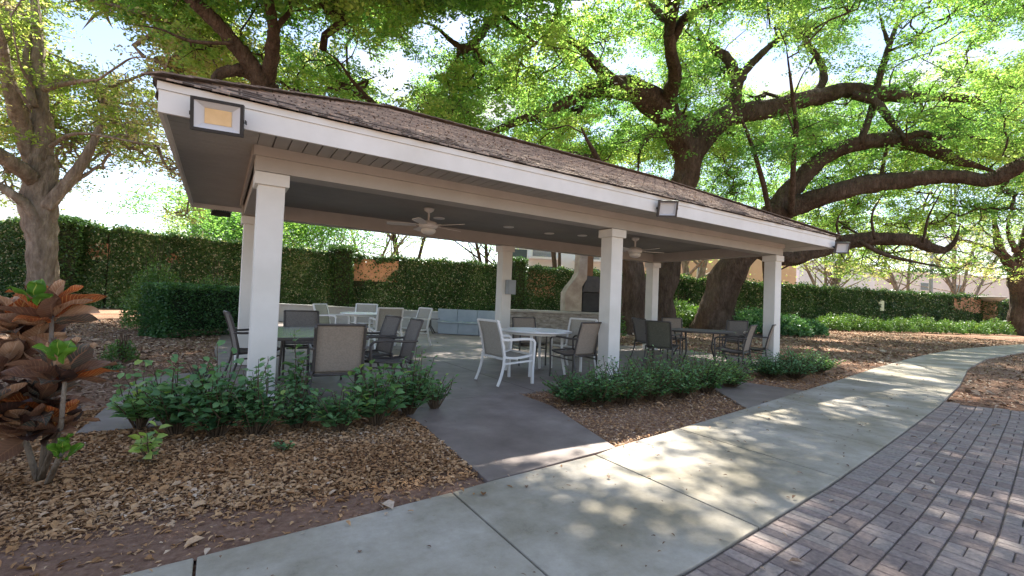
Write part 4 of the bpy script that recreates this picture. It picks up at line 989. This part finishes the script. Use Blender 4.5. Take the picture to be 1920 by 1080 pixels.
def shrub(name, label, c, rad, n, leaf, size, bump=.25, shell=.5, cat='shrub', kind='diamond', group=None):
    t = thing(name, label, cat, (c[0], c[1], 0), 0, group); rad = np.array(rad)
    m = MB()
    for q in range(12):
        e = unit(np.array([*rng.normal(size=2), 1.1+abs(rng.normal())]))*rad*[.8, .8, 1.5]; m.tube([(e[0]*.05, e[1]*.05, 0), e*.5+rng.normal(size=3)*.03, e], [.014, .01, .004], 5)
    m.build('stems', TWIG, t)
    u = unit(rng.normal(size=(n, 3))); u[:, 2] = np.abs(u[:, 2])*1.0-.12*rng.random(n)
    rr = (1-shell*rng.random(n)**1.6)*(1+bump*np.array([noise.noise(Vector(q*2.6)+Vector((c[0], c[1], 0))) for q in u])+.4*bump*rng.normal(size=n)*.5)
    P = u*rr[:, None]*rad*[1, 1, 1.0]; P[:, 2] = np.maximum(P[:, 2]+rad[2]*.12, .015)
    var = np.clip(.35+rng.normal(size=n)*.16+.4*np.array([noise.noise(Vector(q*3)) for q in P])+.15*(P[:, 2]/rad[2]), 0, 1)
    nv = u*.7+rng.normal(size=(n, 3))*.6; nv[:, 2] += .4
    leaf_mesh('foliage', P, size*rng.uniform(.75, 1.3, n), size*.55, leaf, t, D=u+rng.normal(size=(n, 3))*.8, var=var, N=nv, kind=kind)
    return t
P = at(292, 560, 13.0); shrub('round_bush', 'light green loose bush rising behind the left corner of the clipped hedge', P, (.75, .7, 1.72), 6500, BRIGHTLEAF, .075)
P = at(400, 560, 13.5); shrub('round_bush', 'light green bush topping the middle of the clipped hedge', P, (.9, .6, 1.45), 5000, BRIGHTLEAF, .07)
P = at(222, 640, 9.8); shrub('seedling', 'small green seedling clump alone on the mulch between croton and hedge', at(226, 672, 7.5), (.24, .26, .30), 700, BRIGHTLEAF, .05)
shrub('seedling', 'tiny low weed patch nearest the croton on the mulch', at(205, 700, 6.6), (.16, .14, .10), 250, SHRUBLEAF, .04)
RS = 'low shrubs along the right wall'
specs = [(1270, 612, 26, (1.6, 1.2, 1.5), 'leafy shrub at the foot of the wall between the two big trunks'), (1300, 610, 27, (1.5, 1.2, 1.25), 'bright leafy shrub left of the leaning trunk'),
         (1400, 622, 24, (1.3, 1.1, 1.15), 'dark broad leaved shrub hugging the right side of the leaning trunk'), (1432, 622, 24, (1.2, 1.1, 1.2), 'broad leaved shrub half hidden by the right column'),
         (1480, 624, 23.5, (1.0, 1.0, .95), 'glossy low shrub just right of the right column'), (1513, 622, 24.5, (1.0, 1.0, .8), 'smaller glossy shrub at the end of the dark planting')]
for px, py, t_, rad, lab in specs:
    q = gpt(px, t_); shrub('leafy_shrub', lab, (q[0], q[1], 0), rad, 3000, SHRUBLEAF if px > 1350 else BRIGHTLEAF, .15, group=RS)
for i, (px, t_) in enumerate(((1560, 33), (1600, 33.5), (1640, 34), (1685, 34.5), (1730, 35), (1775, 35.5), (1820, 36), (1865, 37))):
    q = gpt(px, t_)
    shrub('low_shrub', ['light green low shrub at the left end of the row under the right wall', 'low shrub just left of the pale sign board', 'low shrub at the foot of the pale sign board', 'pale flecked low shrub right of the sign board',
          'yellow-green low shrub left of the grey post line', 'yellow-green low shrub below the thinning creeper', 'broad pale green low shrub before the urn pillar', 'greyish low shrub beside the far right trunk'][i],
          (q[0], q[1], 0), (1.35, 1.1, 1.0+.15*math.sin(i*2)), 2600, BRIGHTLEAF, .13, group=RS)
shrub('low_shrub', 'small weedy shrub under the forked oak trunk, behind the rear right column', at(1150, 606, 17)*[1, 1, 0], (.5, .5, 1.0), 800, BRIGHTLEAF, .1, group=RS)

# planted bed shrubs by the columns: stems with leaves along them
DENS = 1.25
def bed_plant(label, x, y, h, r, stems, leaves, ls, leafm=SHRUBLEAF, group='shrubs in the beds before the columns', lighter=0, name='bed_shrub', droop=.3):
    t = thing(name, label, 'shrub', (x, y, -.02), random.uniform(0, 6), group); m = MB(); P, D, N, S, V = [], [], [], [], []
    if group: stems = int(stems*DENS); r *= 1.12; ls *= 1.3; h *= 1.08
    for s in range(stems):
        a = random.uniform(0, 2*math.pi); out = r*math.sqrt(random.random()); hh = h*(random.uniform(.5, 1.0) if random.random() < .85 else random.uniform(1.0, 1.3))*(1-.3*out/r)
        e = np.array([math.cos(a)*out, math.sin(a)*out, hh]); b = e*[.15, .15, 0]; mid = (b+e)/2+np.array([*(rng.normal(size=2)*.03), h*.08])
        m.tube([b, mid, e], [.006, .0045, .002], 5, False)
        for l in range(leaves):
            u = .25+.75*(l+random.random()*.5)/leaves; p = (1-u)**2*b+2*u*(1-u)*mid+u*u*e
            az = l*2.4+random.random(); dirn = np.array([math.cos(az), math.sin(az), .45-.9*droop*random.random()+(.5 if l == leaves-1 else 0)]); dirn /= np.linalg.norm(dirn)
            sz = ls*random.uniform(.6, 1.2)*(1.1-.4*u)
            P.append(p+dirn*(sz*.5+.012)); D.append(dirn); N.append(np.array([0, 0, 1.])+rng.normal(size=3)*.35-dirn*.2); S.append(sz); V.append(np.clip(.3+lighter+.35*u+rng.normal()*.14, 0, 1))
    m.build('stems', TWIG, t)
    leaf_mesh('foliage', np.array(P), np.array(S), np.array(S)*.58, leafm, t, D=np.array(D), N=np.array(N), var=np.array(V), kind='blade', fold=.3)
    return t
def gp(px, py): dv = FX+RX*(px-960)/FOC-UX*(py-540)/FOC; t = -CAM[2]/dv[2]; return CAM+dv*t
bed1 = [(262, 800, .50, .22, 26, 9, .085, .22, 'pale green outermost shrub at the left end of the near bed'), (330, 812, .62, .26, 40, 10, .09, .0, 'dense blue-green shrub, second in the near bed, grass tufts behind it'),
        (405, 815, .60, .26, 42, 10, .095, -.05, 'broad leaved shrub left of the near column in the near bed'), (480, 812, .56, .26, 42, 11, .075, 0, 'finely leaved shrub at the foot of the near left column'),
        (560, 800, .46, .24, 36, 11, .06, -.15, 'dark low shrub right of the near left column'), (548, 770, .80, .09, 7, 12, .10, .15, 'tall thin leafy shoot standing up before the glass table'),
        (640, 805, .42, .25, 30, 9, .085, .05, 'low broad leaved shrub below the tan chair in the near bed'), (705, 795, .58, .27, 34, 10, .10, .05, 'large leaved shrub in the right half of the near bed'),
        (765, 775, .66, .26, 42, 12, .07, .0, 'bushy shrub near the right end of the near bed'), (815, 765, .52, .20, 22, 11, .06, .1, 'feathery shrub at the right end of the near bed by the walkway')]
for px, py, h, r, st, lv, ls, li, lab in bed1:
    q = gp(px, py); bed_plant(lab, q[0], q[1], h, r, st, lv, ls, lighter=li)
q = gp(285, 862); bed_plant('single yellow-green seedling standing before the left end of the near bed', q[0], q[1], .34, .07, 4, 8, .11, lighter=.55, group=None, name='seedling')
q = gp(535, 840); bed_plant('little low sprig at the front edge of the near bed', q[0], q[1], .10, .10, 7, 6, .05, group=None, name='seedling')
for i, (px, py) in enumerate(((1075, 768), (1120, 772), (1170, 768), (1222, 762), (1275, 756), (1325, 748), (1368, 738))):
    q = gp(px, py-14); labs = ['dark outermost shrub of the middle bed beside the walkway', 'dark green shrub before the middle column base', 'dense fine leaved shrub just right of the middle column', 'dense green shrub in the centre of the middle bed, tallest of its row',
        'bushy shrub right of centre in the middle bed', 'lighter shrub toward the right end of the middle bed', 'thin yellowing shrub at the right end of the middle bed']
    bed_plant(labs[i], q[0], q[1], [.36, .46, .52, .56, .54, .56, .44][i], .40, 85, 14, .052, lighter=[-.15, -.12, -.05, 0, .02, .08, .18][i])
for i, (px, py) in enumerate(((1442, 712), (1490, 714), (1532, 704))):
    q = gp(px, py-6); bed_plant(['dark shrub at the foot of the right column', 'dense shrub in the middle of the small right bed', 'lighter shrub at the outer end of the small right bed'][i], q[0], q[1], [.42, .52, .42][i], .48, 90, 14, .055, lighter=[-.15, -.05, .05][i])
t = thing('grass_tuft', 'tuft of dark arching grass blades rising behind the near bed shrubs', 'grass', tuple(gp(375, 745))); m = MB()
for q in range(60):
    a = random.uniform(0, 6.28); h = random.uniform(.25, .42); o = random.uniform(.05, .22); w = .004
    pts = [(0, 0, 0), (math.cos(a)*o*.4, math.sin(a)*o*.4, h*.6), (math.cos(a)*o, math.sin(a)*o, h)]
    m.tube(pts, [.005, .004, .001], 3, False)
m.build('blades', noisemat('dark_grass', [(.3, (.03, .04, .035)), (.7, (.07, .08, .06))], 10, 3, .7), t)

# ------------------------------------------------------------------ croton
def croton_mat(name, base, base2, vein, freq=17, vw=.55, trans=.3):
    m, n, b = newmat(name, .38, .45); b.inputs['Coat Weight'].default_value = .1
    u = n.nodes.new('ShaderNodeUVMap'); sp = n.nodes.new('ShaderNodeSeparateXYZ'); n.links.new(u.outputs[0], sp.inputs[0])
    def mth(op, a, b_=None, c=None):
        x = n.nodes.new('ShaderNodeMath'); x.operation = op
        for i, v in enumerate((a, b_, c)):
            if v is None: continue
            if isinstance(v, (int, float)): x.inputs[i].default_value = v
            else: n.links.new(v, x.inputs[i])
        return x.outputs[0]
    au = mth('ABSOLUTE', mth('SUBTRACT', sp.outputs[0], .5))
    ph = mth('SINE', mth('MULTIPLY', mth('SUBTRACT', sp.outputs[1], mth('MULTIPLY', au, .55)), freq*6.283/1.5))
    side = mth('GREATER_THAN', ph, vw+.25); mid = mth('LESS_THAN', au, .028)
    msk = mth('MAXIMUM', mth('MULTIPLY', side, .7), mid)
    t = n.nodes.new('ShaderNodeTexCoord'); z = n.nodes.new('ShaderNodeTexNoise'); z.inputs['Scale'].default_value = 9; z.inputs['Detail'].default_value = 4
    n.links.new(t.outputs['Object'], z.inputs['Vector']); r = ramp(n, [(.4, base), (.6, base2)]); n.links.new(z.outputs['Fac'], r.inputs[0])
    q = n.nodes.new('ShaderNodeMixRGB'); n.links.new(msk, q.inputs[0]); n.links.new(r.outputs[0], q.inputs[1]); q.inputs[2].default_value = (*vein, 1)
    n.links.new(q.outputs[0], b.inputs['Base Color'])
    tr = n.nodes.new('ShaderNodeBsdfTranslucent'); n.links.new(q.outputs[0], tr.inputs[0]); mix = n.nodes.new('ShaderNodeMixShader'); mix.inputs[0].default_value = trans
    n.links.new(b.outputs[0], mix.inputs[1]); n.links.new(tr.outputs[0], mix.inputs[2]); n.links.new(mix.outputs[0], n.nodes['Material Output'].inputs['Surface'])
    return m
CRM = dict(bronze=croton_mat('croton_bronze', (.17, .085, .055), (.26, .145, .09), (.34, .19, .11)), orange=croton_mat('croton_orange', (.50, .12, .035), (.36, .10, .035), (.78, .42, .14)),
    green=croton_mat('croton_green', (.09, .22, .025), (.14, .30, .03), (.42, .50, .10), 9, .75), tan=croton_mat('croton_tan', (.58, .36, .22), (.46, .24, .13), (.70, .50, .34)),
    dark=croton_mat('croton_dark', (.035, .022, .020), (.07, .04, .032), (.12, .06, .04)), grey=croton_mat('croton_grey_green', (.10, .12, .10), (.15, .12, .10), (.45, .25, .16)))
def croton_leaf(acc, base, dirn, L_, W_, droop, roll):
    K, J = 9, 5; d = np.array(dirn, float); d /= np.linalg.norm(d); side = np.cross(d, (0, 0, 1)); side /= max(1e-6, np.linalg.norm(side)); up = np.cross(side, d)
    side, up = side*math.cos(roll)+up*math.sin(roll), up*math.cos(roll)-side*math.sin(roll)
    vs, uv = [], []; wav = random.uniform(0, 6)
    for i in range(K):
        v = i/(K-1); w = W_/2*(math.sin(math.pi*min(1, v**.8*1.0))**.75 if 0 < v < 1 else .0)+.003
        c = base+d*L_*v-np.array([0, 0, 1])*droop*L_*v*v+up*0
        for j in range(J):
            s = -1+2*j/(J-1); vs.append(c+side*s*w+up*(abs(s)**1.3*w*.42+.010*math.sin(v*9+wav+s*2)+.012*s*math.sin(v*6+wav))); uv.append((.5+s/2, v))
    b = len(acc['v']); acc['v'] += vs; acc['uv'] += uv
    acc['f'] += [(b+i*J+j, b+i*J+j+1, b+(i+1)*J+j+1, b+(i+1)*J+j) for i in range(K-1) for j in range(J-1)]
def croton(label, heads, stems):
    root = thing('croton', label, 'plant', (0, 0, 0)); acc = {k: dict(v=[], uv=[], f=[]) for k in CRM}
    m = MB()
    for s in stems: m.tube([at(*p) for p in s], [.018, .014, .010][:len(s)], 8)
    m.build('stems', BARK2, root, True)
    for (px, py, t_, n, L_, inner, kinds) in heads:
        c = at(px, py, t_)
        for i in range(n):
            u = i/n; az = i*2.399+random.random()*.3; el = R_((86-84*u if kinds != ['green'] else 75-30*u)+random.uniform(-12, 12)); LL = L_*(.55+.5*min(1, u*2.5))*random.uniform(.85, 1.12)
            k = 'green' if kinds == ['green'] else inner if u < .2 and inner else random.choice(kinds if u < .68 else ['bronze', 'bronze', 'dark', 'orange', 'tan', 'grey'])
            d = np.array([math.cos(az)*math.cos(el), math.sin(az)*math.cos(el), math.sin(el)])
            croton_leaf(acc[k], c+np.array([0, 0, -.10*u*L_/.25])+d*.02, d, LL*(.6 if k == 'green' else 1), LL*random.uniform(.42, .54)*(.8 if k == 'green' else 1), random.uniform(.02, .22), random.uniform(-.7, .7))
    for k, a in acc.items():
        if not a['f']: continue
        me = bpy.data.meshes.new('leaves'); me.from_pydata([tuple(x) for x in a['v']], [], a['f']); l = me.uv_layers.new(name='UVMap')
        l.data.foreach_set('uv', np.array([a['uv'][i] for f in a['f'] for i in f], np.float32).ravel()); me.polygons.foreach_set('use_smooth', [True]*len(a['f'])); me.materials.append(CRM[k])
        o = bpy.data.objects.new('leaves', me); COL.objects.link(o); o.parent = root
croton('tall croton with bronze, orange and green leaves at the left edge of the photo',
    [(96, 575, 2.85, 30, .25, None, ['orange', 'tan', 'orange', 'tan', 'bronze']), (30, 600, 2.95, 26, .25, None, ['orange', 'tan', 'bronze', 'tan']),
     (110, 690, 2.7, 30, .25, None, ['bronze', 'tan', 'tan', 'grey']), (10, 680, 2.85, 26, .25, None, ['bronze', 'tan', 'bronze', 'tan']),
     (-30, 770, 2.6, 26, .25, None, ['orange', 'bronze', 'grey', 'tan']), (75, 745, 2.8, 24, .22, None, ['bronze', 'dark', 'grey', 'tan']), (50, 800, 2.75, 30, .23, None, ['bronze', 'dark', 'tan', 'bronze', 'grey']), (110, 790, 2.85, 16, .20, None, ['bronze', 'tan', 'orange']), (60, 640, 3.0, 26, .26, None, ['bronze', 'dark', 'tan']),
     (62, 552, 2.60, 6, .20, 'green', ['green']), (110, 664, 2.45, 6, .19, 'green', ['green'])],
    [[(76, 905, 2.85), (92, 760, 2.85), (98, 580, 2.85)], [(76, 900, 2.85), (114, 800, 2.8), (122, 712, 2.7)], [(72, 905, 2.85), (40, 800, 2.9), (22, 700, 2.88)], [(-20, 905, 2.7), (-34, 860, 2.65), (-32, 790, 2.6)]])
croton('small green sprout at the foot of the croton', [(118, 846, 2.75, 6, .20, 'green', ['green'])], [[(90, 905, 2.8), (110, 860, 2.76), (118, 848, 2.75)]])

# ------------------------------------------------------------------ bark chips, leaf litter
def scatter(name, label, n, x0, x1, y0, y1, sz, mat, cond, cat, zoff=.0, elong=.42, kind='stuff', tilt=.26, varf=None, dens=None):
    X = rng.uniform(x0, x1, n); Y = rng.uniform(y0, y1, n)
    keep = cond(X, Y)
    if dens is not None: keep &= rng.random(n) < dens(X, Y)
    X, Y = X[keep], Y[keep]; k = len(X)
    s = sz*np.exp(rng.normal(size=k)*.42); P = np.stack([X, Y, zoff+rng.uniform(0, .02, k)], 1)
    D = rng.normal(size=(k, 3)); D[:, 2] *= tilt*.6; N = rng.normal(size=(k, 3))*tilt; N[:, 2] += 1
    var = rng.random(k) if varf is None else np.clip(varf(X, Y, k), 0, 1)
    o = leaf_mesh(name, P, s, s*rng.uniform(.3, 1.3, k)*elong, mat, None, D=D, N=N, var=var, kind='blade', fold=.5)
    tag(o, label, cat); o['kind'] = kind; return o
slabs = [BASE, WALK1, WALK2]
def bare(X, Y):
    ok = np.ones(len(X), bool)
    for q in slabs: ok &= ~in_poly(X, Y, q)
    return ok
def nz(X, Y, s): return np.array([noise.noise(Vector((x*s, y*s, 3.3))) for x, y in zip(X, Y)])
bedcond = lambda X, Y: bare(X, Y) & (Y > yL(X)+.02)
dist = lambda X, Y: np.hypot(X-CAM[0], Y-CAM[1])
scatter('bark_chips', 'tan and orange bark chips covering the near left bed', 110000, -4.0, 1.35, -3.0, .6, .028, CHIP, bedcond, 'mulch', -.022, .5,
        varf=lambda X, Y, k: .52+rng.normal(size=k)*.17+.35*nz(X, Y, 1.3), dens=lambda X, Y: np.clip((Y-yL(X)-.10-.34*np.clip((.9-X)/1.6, 0, 1))*3.2+.14, .10, 1))
scatter('bark_chips', 'orange-brown shredded bark in the middle bed', 15000, 2.5, 6.2, -2.7, -.3, .026, CHIP, bedcond, 'mulch', -.018, .35, varf=lambda X, Y, k: .62+rng.normal(size=k)*.2)
scatter('bark_chips', 'reddish shredded bark in the small right bed', 5000, 7.0, 10.3, -2.1, -.3, .035, CHIP, bedcond, 'mulch', -.018, .35, varf=lambda X, Y, k: .52+rng.normal(size=k)*.18)
scatter('leaf_litter', 'dry leaves strewn over the mulch left of the pavilion', 30000, -9, 0, .5, 16, .06, LITTER, bedcond, 'leaf litter', -.02, .5, varf=lambda X, Y, k: .45+rng.normal(size=k)*.2+.3*nz(X, Y, .6))
scatter('leaf_litter', 'dry leaves strewn over the open ground right of the pavilion', 26000, 9, 40, -1.5, 14, .09, LITTER, bedcond, 'leaf litter', -.02, .5, varf=lambda X, Y, k: .5+rng.normal(size=k)*.2+.3*nz(X, Y, .4))
scatter('leaf_litter', 'dry leaves on the bare ground between path bend and paving', 14000, 8.3, 26, -9, -1, .06, LITTER, lambda X, Y: (Y < yR(X)-.03) & (X > 8.6+np.clip((-3.3-Y)*.8, 0, 9)), 'leaf litter', -.02, .5, varf=lambda X, Y, k: .55+rng.normal(size=k)*.2)
scatter('path_debris', 'crumbs of bark and leaf fallen on the concrete path', 900, -1, 14, -4.1, -1, .022, LITTER, lambda X, Y: (Y < yL(X)) & (Y > yR(X)), 'leaf litter', .003, .5, tilt=.12, varf=lambda X, Y, k: .15+rng.normal(size=k)*.15)
scatter('path_debris', 'stray chips along the left edge of the path', 1500, -1, 9, -3.4, -1.2, .03, CHIP, lambda X, Y: (Y < yL(X)+.02) & (Y > yL(X)-.22*rng.random(len(X))**2), 'leaf litter', .003, .5, tilt=.15)
scatter('path_debris', 'small dry leaves on the brick paving', 160, 1, 9, -8, -3.5, .045, LITTER, lambda X, Y: (Y < yR(X)-.05), 'leaf litter', .0, .5, tilt=.2, varf=lambda X, Y, k: .6+rng.normal(size=k)*.2)
scatter('path_debris', 'bits of leaf on the dark patio floor', 260, 0, 10, -2.5, 9, .03, LITTER, lambda X, Y: ~bare(X, Y), 'leaf litter', .0, .5, tilt=.12, varf=lambda X, Y, k: .35+rng.normal(size=k)*.2)
for i in range(26):   # leaves lying on the roof slope
    pass
X = rng.uniform(R0-1.5, R1+1.5, 900); w = rng.random(900)**1.5*2.3; P = np.stack([X, E0y+w, ZT+.03+w/HW*(ZR-ZT)], 1)
o = leaf_mesh('roof_litter', P, rng.uniform(.03, .07, 900), .025, LITTER, None, D=np.stack([rng.normal(size=900), rng.normal(size=900), np.zeros(900)], 1), N=np.stack([rng.normal(size=900)*.2, -.5+rng.normal(size=900)*.2, np.ones(900)], 1), var=np.clip(.45+rng.normal(size=900)*.2, 0, 1), kind='blade')
tag(o, 'dry leaves scattered over the shingled roof', 'leaf litter'); o['kind'] = 'stuff'
